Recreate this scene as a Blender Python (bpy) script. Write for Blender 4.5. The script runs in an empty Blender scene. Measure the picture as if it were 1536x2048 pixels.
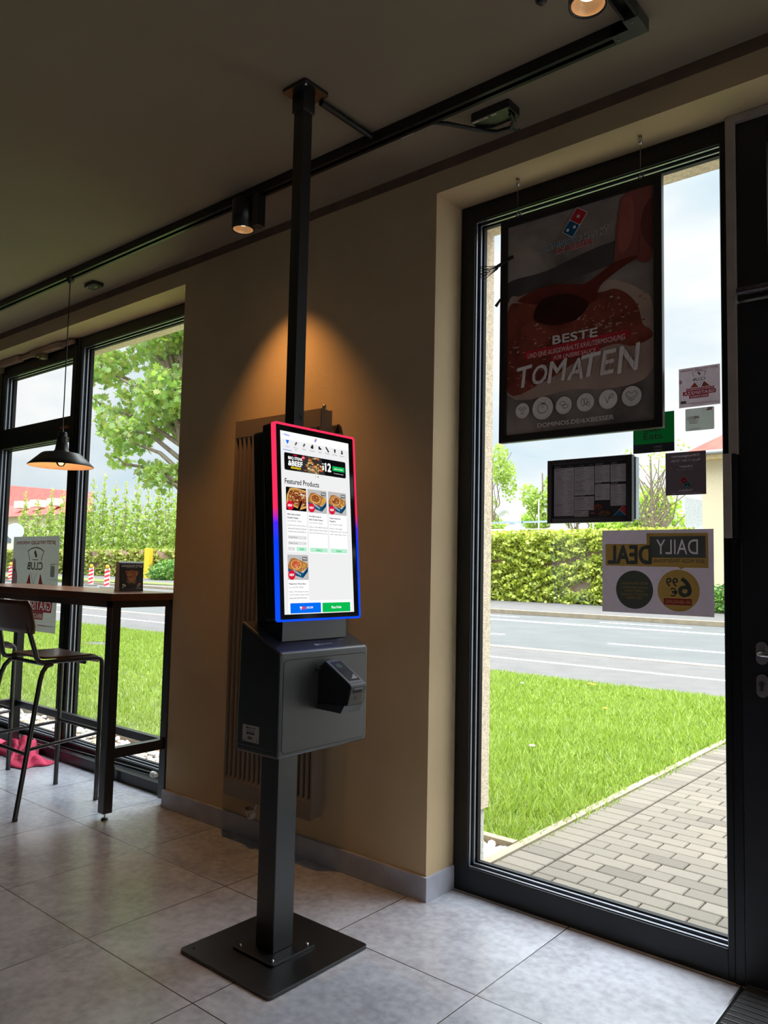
import bpy, bmesh, math, random
import numpy as np
from mathutils import Vector, Matrix
random.seed(7)
S = bpy.context.scene
COL = S.collection
D = bpy.data

# ------------------------------------------------------------------ camera
cam_d = D.cameras.new('camera'); cam = D.objects.new('camera', cam_d); COL.objects.link(cam)
cam_d.sensor_fit = 'VERTICAL'; cam_d.sensor_height = 36.0; cam_d.lens = 1558.3 / 2048 * 36.0
cam_d.clip_start = 0.05; cam_d.clip_end = 500
r_ = (0.76733728, 0.64091434, 0.02055027); u_ = (0.03077584, -0.06881925, 0.99715433); f_ = (-0.64050476, 0.76452124, 0.07253225)
cam.matrix_world = Matrix(((r_[0], u_[0], -f_[0], 0), (r_[1], u_[1], -f_[1], 0), (r_[2], u_[2], -f_[2], 1.29), (0, 0, 0, 1)))
S.camera = cam

# ------------------------------------------------------------------ exposure
S.view_settings.view_transform = 'Standard'; S.view_settings.look = 'None'
S.view_settings.gamma = 1.0; S.view_settings.use_curve_mapping = False
S.view_settings.exposure = 1.4

# ------------------------------------------------------------------ sky (soft broken cloud over pale blue)
W = D.worlds.new('sky'); S.world = W; W.use_nodes = True
nt = W.node_tree; nt.nodes.clear()
def N(t, kind, **kw):
    n = t.nodes.new(kind)
    for k, v in kw.items(): setattr(n, k, v)
    return n
out = N(nt, 'ShaderNodeOutputWorld'); bg = N(nt, 'ShaderNodeBackground'); nt.links.new(bg.outputs[0], out.inputs[0])
tc = N(nt, 'ShaderNodeTexCoord'); mp = N(nt, 'ShaderNodeMapping'); mp.inputs['Scale'].default_value = (1.3, 1.3, 3.4)
nz = N(nt, 'ShaderNodeTexNoise'); nz.inputs['Scale'].default_value = 2.1; nz.inputs['Detail'].default_value = 7; nz.inputs['Roughness'].default_value = .52
cr = N(nt, 'ShaderNodeValToRGB')
cr.color_ramp.elements[0].position = .34; cr.color_ramp.elements[0].color = (.72, .90, 1.0, 1)
cr.color_ramp.elements[1].position = .60; cr.color_ramp.elements[1].color = (1.15, 1.18, 1.18, 1)
e = cr.color_ramp.elements.new(.47); e.color = (.90, 1.0, 1.05, 1)
e = cr.color_ramp.elements.new(.76); e.color = (.94, 1.0, 1.04, 1)
for a, b in ((tc.outputs['Generated'], mp.inputs[0]), (mp.outputs[0], nz.inputs[0]), (nz.outputs[0], cr.inputs[0]), (cr.outputs[0], bg.inputs[0])): nt.links.new(a, b)
# overcast skies are several times brighter overhead than at the horizon
sp = N(nt, 'ShaderNodeSeparateXYZ'); mr_ = N(nt, 'ShaderNodeMapRange'); mr_.interpolation_type = 'SMOOTHSTEP'
mr_.inputs['From Min'].default_value = .42; mr_.inputs['From Max'].default_value = .95; mr_.inputs['To Min'].default_value = .375; mr_.inputs['To Max'].default_value = 4.4
nt.links.new(tc.outputs['Generated'], sp.inputs[0]); nt.links.new(sp.outputs[2], mr_.inputs[0]); nt.links.new(mr_.outputs[0], bg.inputs[1])

# veiled sun, high and along the street
sd = D.lights.new('sun', 'SUN'); sd.energy = .7; sd.angle = math.radians(14); sd.color = (1, .97, .92)
so = D.objects.new('sun', sd); COL.objects.link(so)
so.rotation_euler = Vector((-.42, .14, -.90)).to_track_quat('-Z', 'Y').to_euler()
so.location = (8, -4, 14)
def portal(x0, x1, z0, z1):
    l = D.lights.new('window_portal', 'AREA'); l.shape = 'RECTANGLE'; l.size = x1 - x0; l.size_y = z1 - z0; l.cycles.is_portal = True
    o = D.objects.new('window_portal', l); COL.objects.link(o); o.location = ((x0 + x1) / 2, 2.9, (z0 + z1) / 2)
    o.rotation_euler = Vector((0, -1, 0)).to_track_quat('-Z', 'Y').to_euler()
portal(-9.5, -3.6, 0.05, 2.79); portal(-1.83, 2.2, 0.05, 2.79)
l = D.lights.new('window_portal', 'AREA'); l.shape = 'RECTANGLE'; l.size = 3.9; l.size_y = 2.6; l.cycles.is_portal = True
o = D.objects.new('window_portal', l); COL.objects.link(o); o.location = (3.05, .35, 1.4); o.rotation_euler = Vector((-1, 0, 0)).to_track_quat('-Z', 'Y').to_euler()  # portal of the added side window

# ------------------------------------------------------------------ materials
def lin(c): return c / 12.92 if c <= .04045 else ((c + .055) / 1.055) ** 2.4
def rgb(c): return tuple(lin(v / 255) for v in c) + (1,)
MATS = {}
def mat(name, c, rough=.5, metal=0., var=.08, scale=12., bump=0., bscale=60., spec=.5, c2=None, coat=0., trans=0.):
    """procedural principled surface: base colour with noise variation and optional bump"""
    if name in MATS: return MATS[name]
    m = D.materials.new(name); m.use_nodes = True; t = m.node_tree; t.nodes.clear()
    o = N(t, 'ShaderNodeOutputMaterial'); p = N(t, 'ShaderNodeBsdfPrincipled')
    p.inputs['Roughness'].default_value = rough; p.inputs['Metallic'].default_value = metal
    p.inputs['Specular IOR Level'].default_value = spec; p.inputs['Coat Weight'].default_value = coat
    tcn = N(t, 'ShaderNodeTexCoord'); n = N(t, 'ShaderNodeTexNoise'); n.inputs['Scale'].default_value = scale; n.inputs['Detail'].default_value = 5
    mx = N(t, 'ShaderNodeMix', data_type='RGBA')
    a = rgb(c); b = rgb(c2) if c2 else tuple(min(1, v * (1 + var)) for v in a[:3]) + (1,)
    a2 = a if c2 else tuple(v * (1 - var) for v in a[:3]) + (1,)
    mx.inputs['A'].default_value = a2; mx.inputs['B'].default_value = b
    rmp = N(t, 'ShaderNodeMapRange'); rmp.inputs['From Min'].default_value = .35; rmp.inputs['From Max'].default_value = .65
    L = t.links.new
    L(tcn.outputs['Object'], n.inputs['Vector']); L(n.outputs[0], rmp.inputs[0]); L(rmp.outputs[0], mx.inputs['Factor']); L(mx.outputs['Result'], p.inputs['Base Color'])
    if bump:
        n2 = N(t, 'ShaderNodeTexNoise'); n2.inputs['Scale'].default_value = bscale; n2.inputs['Detail'].default_value = 4
        bp = N(t, 'ShaderNodeBump'); bp.inputs['Strength'].default_value = bump; bp.inputs['Distance'].default_value = .01
        L(tcn.outputs['Object'], n2.inputs['Vector']); L(n2.outputs[0], bp.inputs['Height']); L(bp.outputs[0], p.inputs['Normal'])
    if trans:
        ms = N(t, 'ShaderNodeMixShader'); tr = N(t, 'ShaderNodeBsdfTranslucent'); ms.inputs[0].default_value = trans
        L(mx.outputs['Result'], tr.inputs[0]); L(p.outputs[0], ms.inputs[1]); L(tr.outputs[0], ms.inputs[2]); L(ms.outputs[0], o.inputs[0])
    else: L(p.outputs[0], o.inputs[0])
    MATS[name] = m
    return m
def glow(name, c, s=1.):
    if name in MATS: return MATS[name]
    m = D.materials.new(name); m.use_nodes = True; t = m.node_tree; t.nodes.clear()
    o = N(t, 'ShaderNodeOutputMaterial'); p = N(t, 'ShaderNodeEmission'); p.inputs[0].default_value = rgb(c); p.inputs[1].default_value = s
    t.links.new(p.outputs[0], o.inputs[0]); MATS[name] = m
    return m
def leafy(name, cols, trans=.45, rough=.55):
    """leaf / grass surface: colour varies leaf by leaf, light passes through"""
    m = D.materials.new(name); m.use_nodes = True; t = m.node_tree; t.nodes.clear(); L = t.links.new
    o = N(t, 'ShaderNodeOutputMaterial'); d = N(t, 'ShaderNodeBsdfDiffuse'); tr = N(t, 'ShaderNodeBsdfTranslucent'); ms = N(t, 'ShaderNodeMixShader')
    gl = N(t, 'ShaderNodeBsdfGlossy'); gl.inputs['Roughness'].default_value = rough; m2 = N(t, 'ShaderNodeMixShader'); m2.inputs[0].default_value = .04
    g = N(t, 'ShaderNodeNewGeometry'); r = N(t, 'ShaderNodeValToRGB')
    el = r.color_ramp.elements
    while len(el) < len(cols): el.new(.5)
    for i, c in enumerate(cols): el[i].position = i / max(1, len(cols) - 1); el[i].color = rgb(c)
    L(g.outputs['Random Per Island'], r.inputs[0]); L(r.outputs[0], d.inputs[0]); L(r.outputs[0], tr.inputs[0])
    ms.inputs[0].default_value = trans; L(d.outputs[0], ms.inputs[1]); L(tr.outputs[0], ms.inputs[2]); L(ms.outputs[0], m2.inputs[1]); L(gl.outputs[0], m2.inputs[2]); L(m2.outputs[0], o.inputs[0])
    return m
def glassmat(name, tint=(1, 1, 1), boost=1.6):
    m = D.materials.new(name); m.use_nodes = True; t = m.node_tree; t.nodes.clear(); L = t.links.new
    o = N(t, 'ShaderNodeOutputMaterial'); tr = N(t, 'ShaderNodeBsdfTransparent'); tr.inputs[0].default_value = tint + (1,)
    gl = N(t, 'ShaderNodeBsdfGlossy'); gl.inputs['Roughness'].default_value = .0
    fr = N(t, 'ShaderNodeFresnel'); fr.inputs[0].default_value = 1.45; mu = N(t, 'ShaderNodeMath', operation='MULTIPLY'); mu.inputs[1].default_value = boost; mu.use_clamp = True
    ms = N(t, 'ShaderNodeMixShader'); L(fr.outputs[0], mu.inputs[0]); L(mu.outputs[0], ms.inputs[0]); L(tr.outputs[0], ms.inputs[1]); L(gl.outputs[0], ms.inputs[2]); L(ms.outputs[0], o.inputs[0])
    return m
GLASS = glassmat('window_glass')
BLACK = mat('black_powder_coat', (17, 18, 20), .34, var=.1, spec=.9, bump=.06, bscale=400)
ANTHRA = mat('anthracite_window_profile', (28, 30, 33), .34, .35, var=.06)
PLASTER = mat('interior_plaster', (204, 178, 140), .8, var=.07, scale=2.2, bump=.12, bscale=26)
ROOMW = mat('dark_shop_wall', (48, 42, 38), .85, var=.08, scale=2)
CEIL = mat('ceiling_paint', (148, 134, 112), .9, var=.05, scale=1.5, bump=.05, bscale=40)
FACADE = mat('exterior_grained_render', (232, 212, 184), .9, var=.16, scale=70, bump=.7, bscale=180)
PLINTH = mat('exterior_plinth_render', (216, 212, 200), .9, var=.14, scale=90, bump=.8, bscale=200)
SKIRT = mat('tile_skirting', (176, 176, 186), .45, var=.12, scale=9)
CHROME = mat('brushed_chrome', (200, 200, 204), .22, 1.)
KDARK = mat('kiosk_satin_grey', (40, 42, 44), .36, spec=1.0, var=.05, scale=30, bump=.05, bscale=500)
WHITE = mat('white_plastic', (225, 222, 215), .4)

# ------------------------------------------------------------------ mesh helpers
ORG = {}
class G:
    """collects shapes; build() links them as ONE mesh object"""
    def __init__(s): s.v = []; s.f = []; s.m = []; s.sm = []
    def add(s, vs, fs, m=0, smooth=False):
        b = len(s.v); s.v += [tuple(v) for v in vs]
        for f in fs: s.f.append([b + i for i in f]); s.m.append(m); s.sm.append(smooth)
        return s
    def box(s, x0, x1, y0, y1, z0, z1, m=0):
        return s.add([(x, y, z) for x in (x0, x1) for y in (y0, y1) for z in (z0, z1)],
                     [(0, 1, 3, 2), (4, 6, 7, 5), (0, 4, 5, 1), (2, 3, 7, 6), (0, 2, 6, 4), (1, 5, 7, 3)], m)
    def prism(s, pts, a, b, axis=1, m=0):
        """pts: 2-D outline in the two other axes, extruded a..b along axis"""
        n = len(pts); vs = []
        for t in (a, b):
            for p in pts:
                q = list(p); q.insert(axis, t); vs.append(q)
        return s.add(vs, [list(range(n))[::-1], list(range(n, 2 * n))] + [(i, (i + 1) % n, n + (i + 1) % n, n + i) for i in range(n)], m)
    def tube(s, pts, r, n=12, m=0, cap=True, closed=False):
        pts = [Vector(p) for p in pts]; k = len(pts); rr = r if isinstance(r, (list, tuple)) else [r] * k
        rings = []; prev = None
        for i, p in enumerate(pts):
            a = pts[i - 1] if (i > 0 or closed) else p; b = pts[(i + 1) % k] if (i < k - 1 or closed) else p
            d = (b - a).normalized()
            if prev is None:
                x = d.orthogonal().normalized()
            else:
                x = (prev - d * prev.dot(d)).normalized()
            prev = x; y = d.cross(x)
            rings.append([p + (x * math.cos(2 * math.pi * j / n) + y * math.sin(2 * math.pi * j / n)) * rr[i] for j in range(n)])
        vs = [v for r0 in rings for v in r0]; fs = []
        for i in range(k if closed else k - 1):
            i2 = (i + 1) % k
            for j in range(n): fs.append((i * n + j, i * n + (j + 1) % n, i2 * n + (j + 1) % n, i2 * n + j))
        s.add(vs, fs, m, True)
        if cap and not closed:
            s.add(rings[0], [list(range(n))[::-1]], m); s.add(rings[-1], [list(range(n))], m)
        return s
    def cyl(s, p, q, r, n=20, m=0): return s.tube([p, q], r, n, m)
    def lathe(s, prof, c=(0, 0, 0), n=40, m=0, smooth=True):
        vs = []; k = len(prof)
        for r, z in prof:
            for j in range(n): a = 2 * math.pi * j / n; vs.append((c[0] + r * math.cos(a), c[1] + r * math.sin(a), c[2] + z))
        fs = [(i * n + j, i * n + (j + 1) % n, (i + 1) * n + (j + 1) % n, (i + 1) * n + j) for i in range(k - 1) for j in range(n)]
        return s.add(vs, fs, m, smooth)
    def build(s, name, ms, parent=None, bevel=0, seg=2, smooth_all=False, doubles=False):
        if not isinstance(ms, (list, tuple)): ms = [ms]
        v = np.array(s.v, float); lo = v.min(0); hi = v.max(0)
        o0 = np.array([(lo[0] + hi[0]) / 2, (lo[1] + hi[1]) / 2, lo[2]])
        me = D.meshes.new(name); me.from_pydata([tuple(p) for p in (v - o0)], [], s.f)
        for m in ms: me.materials.append(m)
        me.polygons.foreach_set('material_index', s.m); me.polygons.foreach_set('use_smooth', [True] * len(s.f) if smooth_all else s.sm)
        bm = bmesh.new(); bm.from_mesh(me)
        if doubles: bmesh.ops.remove_doubles(bm, verts=bm.verts, dist=1e-5)
        bmesh.ops.recalc_face_normals(bm, faces=bm.faces); bm.to_mesh(me); bm.free()
        me.update()
        return place(D.objects.new(name, me), o0, parent, bevel, seg)
def place(o, o0, parent=None, bevel=0, seg=2):
    COL.objects.link(o); ORG[o] = np.array(o0, float)
    if parent is not None: o.parent = parent; o.location = tuple(ORG[o] - ORG[parent])
    else: o.location = tuple(o0)
    if bevel:
        b = o.modifiers.new('bevel', 'BEVEL'); b.width = bevel; b.segments = seg; b.limit_method = 'ANGLE'; b.angle_limit = math.radians(40); b.harden_normals = False
    return o
def thing(name, label, cat, loc, group=None):
    o = D.objects.new(name, None); o.empty_display_size = .1; place(o, loc)
    return tag(o, label, cat, group)
def tag(o, label=None, cat=None, group=None, kind=None):
    if label: o['label'] = label
    if cat: o['category'] = cat
    if group: o['group'] = group
    if kind: o['kind'] = kind
    return o
def struct(o, label=None):
    o['kind'] = 'structure'
    if label: o['label'] = label
    return o
def copy_tree(o, delta=None, parent=None):
    c = o.copy(); COL.objects.link(c); ORG[c] = ORG[o].copy()
    if parent is not None: c.parent = parent
    if delta is not None: c.location = Vector(o.location) + Vector(delta); ORG[c] += np.array(delta)
    for ch in [x for x in D.objects if x.parent == o]: copy_tree(ch, None, c)
    return c
def fast(name, v, k, ms, parent=None, mi=None, smooth=False):
    """one mesh from an (n*k, 3) vertex array of separate k-gons"""
    v = np.asarray(v, float); n = len(v) // k
    o0 = np.array([v[:, 0].mean(), v[:, 1].mean(), v[:, 2].min()])
    me = D.meshes.new(name); me.vertices.add(n * k); me.vertices.foreach_set('co', (v - o0).astype(np.float32).ravel())
    me.loops.add(n * k); me.loops.foreach_set('vertex_index', np.arange(n * k, dtype=np.int32))
    me.polygons.add(n); me.polygons.foreach_set('loop_start', np.arange(0, n * k, k, dtype=np.int32)); me.polygons.foreach_set('loop_total', np.full(n, k, dtype=np.int32))
    for m in (ms if isinstance(ms, (list, tuple)) else [ms]): me.materials.append(m)
    if mi is not None: me.polygons.foreach_set('material_index', np.asarray(mi, dtype=np.int32))
    me.update(calc_edges=True); me.validate()
    return place(D.objects.new(name, me), o0, parent)
def arc(c, r, a0, a1, n, ax=(1, 2), fixed=0):
    """points on an arc in the plane of axes ax"""
    pts = []
    for i in range(n + 1):
        a = math.radians(a0 + (a1 - a0) * i / n); p = [0, 0, 0]; f = [i for i in range(3) if i not in ax][0]
        p[f] = fixed; p[ax[0]] = c[0] + r * math.cos(a); p[ax[1]] = c[1] + r * math.sin(a); pts.append(tuple(p))
    return pts
def rrect(x0, x1, y0, y1, r, n=5):
    out = []
    for cx, cy, a in ((x1 - r, y1 - r, 0), (x0 + r, y1 - r, 90), (x0 + r, y0 + r, 180), (x1 - r, y0 + r, 270)):
        for i in range(n + 1):
            t = math.radians(a + 90 * i / n); out.append((cx + r * math.cos(t), cy + r * math.sin(t)))
    return out

# ------------------------------------------------------------------ flat print: text and shapes on a plane
TX = {}
def glyphs(s, bold=0., shear=0.):
    key = (s, bold, shear)
    if key in TX: return TX[key]
    c = D.curves.new('t', 'FONT'); c.body = s; c.size = 1; c.offset = bold; c.shear = shear; c.resolution_u = 3; c.align_x = 'LEFT'
    o = D.objects.new('t', c); COL.objects.link(o)
    dg = bpy.context.evaluated_depsgraph_get(); dg.update()
    me = D.meshes.new_from_object(o.evaluated_get(dg))
    v = np.array([tuple(q.co)[:2] for q in me.vertices]).reshape(-1, 2); f = [tuple(p.vertices) for p in me.polygons]
    D.objects.remove(o); D.curves.remove(c); D.meshes.remove(me)
    TX[key] = (v, f)
    return TX[key]
class Print:
    """shapes in plane coordinates (metres): O + u*U + v*V + layer*STEP*Nn"""
    def __init__(s, O, U=(1, 0, 0), V=(0, 0, 1), Nn=(0, -1, 0), step=.0003):
        s.O, s.U, s.V, s.Nn, s.step = (np.array(a, float) for a in (O, U, V, Nn, step)); s.g = G(); s.ms = []
    def mi(s, m):
        if m not in s.ms: s.ms.append(m)
        return s.ms.index(m)
    def P(s, u, v, l): return tuple(s.O + s.U * u + s.V * v + s.Nn * (s.step * l))
    def poly(s, pts, m, l=1): s.g.add([s.P(u, v, l) for u, v in pts], [list(range(len(pts)))], s.mi(m)); return s
    def rect(s, u0, v0, u1, v1, m, l=1, r=0):
        u0, u1 = min(u0, u1), max(u0, u1); v0, v1 = min(v0, v1), max(v0, v1)
        return s.poly(rrect(u0, u1, v0, v1, r, 4) if r else [(u0, v0), (u1, v0), (u1, v1), (u0, v1)], m, l)
    def ell(s, u, v, a, b, m, l=1, n=28, j=0):
        rnd = random.Random(int(u * 1e5) + int(v * 1e4)); return s.poly([(u + a * math.cos(2 * math.pi * i / n) * (1 + j * rnd.uniform(-1, 1)), v + b * math.sin(2 * math.pi * i / n) * (1 + j * rnd.uniform(-1, 1))) for i in range(n)], m, l)
    def circ(s, u, v, r, m, l=1, n=28): return s.ell(u, v, r, r, m, l, n)
    def line(s, pts, w, m, l=1, closed=False):
        pts = [Vector(p) for p in pts]
        if closed: pts = pts + [pts[0]]
        for a, b in zip(pts, pts[1:]):
            d = (b - a)
            if d.length < 1e-7: continue
            d.normalize(); nn = Vector((-d.y, d.x)) * w / 2; e = d * w * .3
            s.poly([tuple(a - e - nn), tuple(b + e - nn), tuple(b + e + nn), tuple(a - e + nn)], m, l)
        return s
    def text(s, t, u0, v0, u1, v1, m, l=2, mirror=False, rot=0., shear=0., bold=0.):
        v, f = glyphs(t, 0., shear); vb = v
        if len(v) == 0: return s
        lo = vb.min(0); hi = vb.max(0); q = (v - lo) / np.maximum(hi - lo, 1e-6)
        if mirror: q[:, 0] = 1 - q[:, 0]
        du, dv = u1 - u0, v1 - v0; p = (q - .5) * [du, dv]
        if rot: a = math.radians(rot); p = p @ np.array([[math.cos(a), math.sin(a)], [-math.sin(a), math.cos(a)]])
        p += [(u0 + u1) / 2, (v0 + v1) / 2]; d = bold * abs(dv) * .55
        for i, (a0, b0) in enumerate(((0, 0), (-d, d * .4), (d, -d * .4), (d * .6, d), (-d * .6, -d)) if bold else ((0, 0),)):
            s.g.add([s.P(a + a0, b + b0, l + .12 * i) for a, b in p], f, s.mi(m))
        return s
    def knock(s, pts, items, m, l=1):
        """a flat area with lettering cut out of it: items are (text, u0, v0, u1, v1, bold)"""
        bm = bmesh.new(); ring = [bm.verts.new((a, b, 0)) for a, b in pts]
        for i in range(len(ring)): bm.edges.new((ring[i - 1], ring[i]))
        for t, a0, b0, a1, b1, bold in items:
            v, f = glyphs(t, 0., 0.); lo = v.min(0); hi = v.max(0); q = (v - lo) / np.maximum(hi - lo, 1e-6); q[:, 0] = 1 - q[:, 0]
            q = q * [a1 - a0, b1 - b0] + [a0, b0]; cnt = {}
            for p in f:
                for i in range(len(p)): k = (min(p[i - 1], p[i]), max(p[i - 1], p[i])); cnt[k] = cnt.get(k, 0) + 1
            vm = {}
            for (i, j), c in cnt.items():
                if c != 1: continue
                for k in (i, j):
                    if k not in vm: vm[k] = bm.verts.new((q[k][0], q[k][1], 0))
                bm.edges.new((vm[i], vm[j]))
        bmesh.ops.triangle_fill(bm, edges=bm.edges[:], use_beauty=False, use_dissolve=False, normal=(0, 0, 1))
        bm.verts.index_update(); vs = [s.P(x.co.x, x.co.y, l) for x in bm.verts]; fs = [[x.index for x in p.verts] for p in bm.faces]; bm.free()
        s.g.add(vs, fs, s.mi(m)); return s
    def blob(s, pts, m, l=1, k=5):
        """closed smooth outline through pts"""
        n = len(pts); out = []
        for i in range(n):
            p = [Vector(pts[(i + j - 1) % n]) for j in range(4)]
            for a in range(k):
                t = a / k; q = .5 * ((2 * p[1]) + (p[2] - p[0]) * t + (2 * p[0] - 5 * p[1] + 4 * p[2] - p[3]) * t * t + (3 * p[1] - p[0] - 3 * p[2] + p[3]) * t ** 3); out.append((q.x, q.y))
        return s.poly(out, m, l)
    def logo(s, u, v, L, ang, red, blue, white, l=3):
        """two-tile emblem: one tile with one dot, one with two"""
        a = math.radians(ang)
        T = lambda x, y: (u + x * math.cos(a) - y * math.sin(a), v + x * math.sin(a) + y * math.cos(a))
        h = L / 4
        def rr(x0, x1, y0, y1, m, ll): s.poly([T(*p) for p in rrect(x0, x1, y0, y1, L * .05, 3)], m, ll)
        rr(-L / 2 - L * .03, L / 2 + L * .03, -h - L * .03, h + L * .03, white, l)
        rr(L * .012, L / 2, -h, h, red, l + 1); rr(-L / 2, -L * .012, -h, h, blue, l + 1)
        for x, y in ((L / 4, 0), (-L * .15, -L * .1), (-L * .36, L * .1)):
            c = T(x, y); s.circ(c[0], c[1], L * .065, white, l + 2, 14)
        return s
    def build(s, name, parent=None, back=None, thick=.001):
        o = s.g.build(name, s.ms, parent)
        return o

# ================================================================== ROOM SHELL
def tile_floor():
    m = D.materials.new('porcelain_tiles'); m.use_nodes = True; t = m.node_tree; t.nodes.clear(); L = t.links.new
    o = N(t, 'ShaderNodeOutputMaterial'); p = N(t, 'ShaderNodeBsdfPrincipled'); L(p.outputs[0], o.inputs[0])
    g = N(t, 'ShaderNodeNewGeometry'); sx = N(t, 'ShaderNodeSeparateXYZ'); L(g.outputs['Position'], sx.inputs[0])
    def M(op, a, b=None):
        n = N(t, 'ShaderNodeMath', operation=op)
        for i, q in enumerate((a, b)):
            if q is None: continue
            if isinstance(q, (int, float)): n.inputs[i].default_value = q
            else: L(q, n.inputs[i])
        return n.outputs[0]
    def joint(v, off):
        k = M('DIVIDE', M('ADD', v, off), .6); fr = M('SUBTRACT', k, M('FLOOR', k)); d = M('MINIMUM', fr, M('SUBTRACT', 1., fr))
        return d, M('FLOOR', k)
    dx, ix = joint(sx.outputs[0], 1.95 + 60); dy, iy = joint(sx.outputs[1], -2.095 + 60)
    d = M('MULTIPLY', M('MINIMUM', dx, dy), .6)
    gm = N(t, 'ShaderNodeMapRange'); gm.inputs['From Min'].default_value = .0016; gm.inputs['From Max'].default_value = .0024; L(d, gm.inputs[0])
    cell = N(t, 'ShaderNodeCombineXYZ'); L(ix, cell.inputs[0]); L(iy, cell.inputs[1])
    wn = N(t, 'ShaderNodeTexWhiteNoise'); L(cell.outputs[0], wn.inputs[0])
    va = N(t, 'ShaderNodeVectorMath', operation='ADD'); vs = N(t, 'ShaderNodeVectorMath', operation='SCALE'); vs.inputs['Scale'].default_value = 7.
    L(wn.outputs['Color'], vs.inputs[0]); L(g.outputs['Position'], va.inputs[0]); L(vs.outputs[0], va.inputs[1])
    n1 = N(t, 'ShaderNodeTexNoise'); n1.inputs['Scale'].default_value = 2.6; n1.inputs['Detail'].default_value = 9; n1.inputs['Roughness'].default_value = .62; n1.inputs['Distortion'].default_value = .4; L(va.outputs[0], n1.inputs['Vector'])
    n2 = N(t, 'ShaderNodeTexNoise'); n2.inputs['Scale'].default_value = 34; n2.inputs['Detail'].default_value = 6; L(va.outputs[0], n2.inputs['Vector'])
    r = N(t, 'ShaderNodeValToRGB'); r.color_ramp.elements[0].position = .36; r.color_ramp.elements[0].color = rgb((156, 156, 165)); r.color_ramp.elements[1].position = .62; r.color_ramp.elements[1].color = rgb((198, 200, 210))
    mixn = N(t, 'ShaderNodeMix'); mixn.inputs['Factor'].default_value = .38; L(n1.outputs[0], mixn.inputs['A']); L(n2.outputs[0], mixn.inputs['B']); L(mixn.outputs['Result'], r.inputs[0])
    gx = N(t, 'ShaderNodeMix', data_type='RGBA'); gx.inputs['A'].default_value = rgb((58, 54, 52)); L(r.outputs[0], gx.inputs['B']); L(gm.outputs[0], gx.inputs['Factor']); L(gx.outputs['Result'], p.inputs['Base Color'])
    rr = N(t, 'ShaderNodeMapRange'); rr.inputs['To Min'].default_value = .17; rr.inputs['To Max'].default_value = .30; L(n2.outputs[0], rr.inputs[0]); L(rr.outputs[0], p.inputs['Roughness'])
    b = N(t, 'ShaderNodeBump'); b.inputs['Strength'].default_value = .25; b.inputs['Distance'].default_value = .002; hh = M('ADD', gm.outputs[0], M('MULTIPLY', n1.outputs[0], .08)); L(hh, b.inputs['Height']); L(b.outputs[0], p.inputs['Normal'])
    p.inputs['Specular IOR Level'].default_value = .85
    return m
struct(G().box(-9.5, 2.8, -4.5, 2.76, -.12, 0).build('floor', tile_floor()), 'floor of large square grey concrete-look porcelain tiles')
struct(G().box(-9.8, 3.1, -4.8, 2.95, 2.985, 3.25).build('ceiling', CEIL), 'dark olive-brown painted ceiling')
# window wall: inner plaster leaf and outer render leaf, two openings
w = G()
w.box(-3.6, -1.868, 2.53, 2.765, 0, 2.852); w.box(-9.8, 3.1, 2.53, 2.765, 2.852, 2.984); w.box(2.5, 3.1, 2.53, 2.765, 0, 2.852); w.box(-9.8, -9.5, 2.53, 2.765, 0, 2.852)
struct(w.build('wall_back', PLASTER), 'beige plastered window wall with deep openings')
w = G()
w.box(-3.64, -1.83, 2.766, 2.92, .285, 2.795); w.box(-12, 3.1, 2.766, 2.92, 2.795, 3.6); w.box(2.46, 3.1, 2.766, 2.92, -.2, 2.795); w.box(-12, -9.46, 2.766, 2.92, -.2, 2.795)
struct(w.build('wall_outside', FACADE), 'grained beige render on the outside of the window wall')
struct(G().box(-3.64, -1.845, 2.766, 2.908, -.2, .285).build('trim_1', PLINTH), 'whitish render plinth at the foot of the outside wall')
struct(G().box(-9.8, -9.5, -4.8, 2.53, 0, 2.985).build('wall_left', ROOMW))
w = G(); w.box(2.8, 3.1, -4.8, -1.6, 0, 2.984); w.box(2.8, 3.1, 2.3, 2.53, 0, 2.984); w.box(2.8, 3.1, -1.6, 2.3, 2.75, 2.984); w.box(2.8, 3.1, -1.6, 2.3, 0, .08)
struct(w.build('wall_right', ROOMW), 'unseen side wall with an opening added for daylight')  # window opening added out of view to let daylight in from the right
struct(G().box(3.1, 5.0, -2.2, 2.9, 2.80, 2.86).build('added_canopy', mat('added_canopy_grey', (120, 118, 114), .7)), 'unseen flat canopy added to block sun at the added side window')  # unseen canopy, added to keep sun and high sky out of the side window
w4 = thing('added_side_window', 'wide unseen side window added to light the kiosk from the right', 'window', (2.95, .35, 0)); w4['kind'] = 'structure'  # added out of view, throws daylight on the faces turned right
w = G(); w.box(2.9, 2.98, -1.6, 2.3, .08, .17); w.box(2.9, 2.98, -1.6, 2.3, 2.67, 2.75)
for y in (-1.6, -.34, .96, 2.22): w.box(2.9, 2.98, y, y + .08, .17, 2.67)
w.build('window_frame', ANTHRA, w4); G().add([(2.94, -1.52, .17), (2.94, 2.22, .17), (2.94, 2.22, 2.67), (2.94, -1.52, 2.67)], [(0, 1, 2, 3)]).build('glass_pane', GLASS, w4)
struct(G().box(-9.8, 3.1, -4.8, -4.5, 0, 2.985).build('wall_front', ROOMW))
# dark strip where the wall meets the ceiling
struct(G().box(-9.5, 2.8, 2.527, 2.531, 2.942, 2.985).build('trim_2', mat('ceiling_joint_dark', (112, 90, 74), .9)), 'dark strip along the joint of wall and ceiling')
b = G().box(-3.615, -1.866, 2.517, 2.531, 0, .093)
struct(b.build('baseboard_back', SKIRT, bevel=.002), 'grey tile skirting below the plastered pier')
struct(G().box(-1.869, -1.856, 2.517, 2.708, 0, .093).build('baseboard_right', SKIRT, bevel=.0015), 'chipped grey tile skirting on the window reveal')

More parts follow.
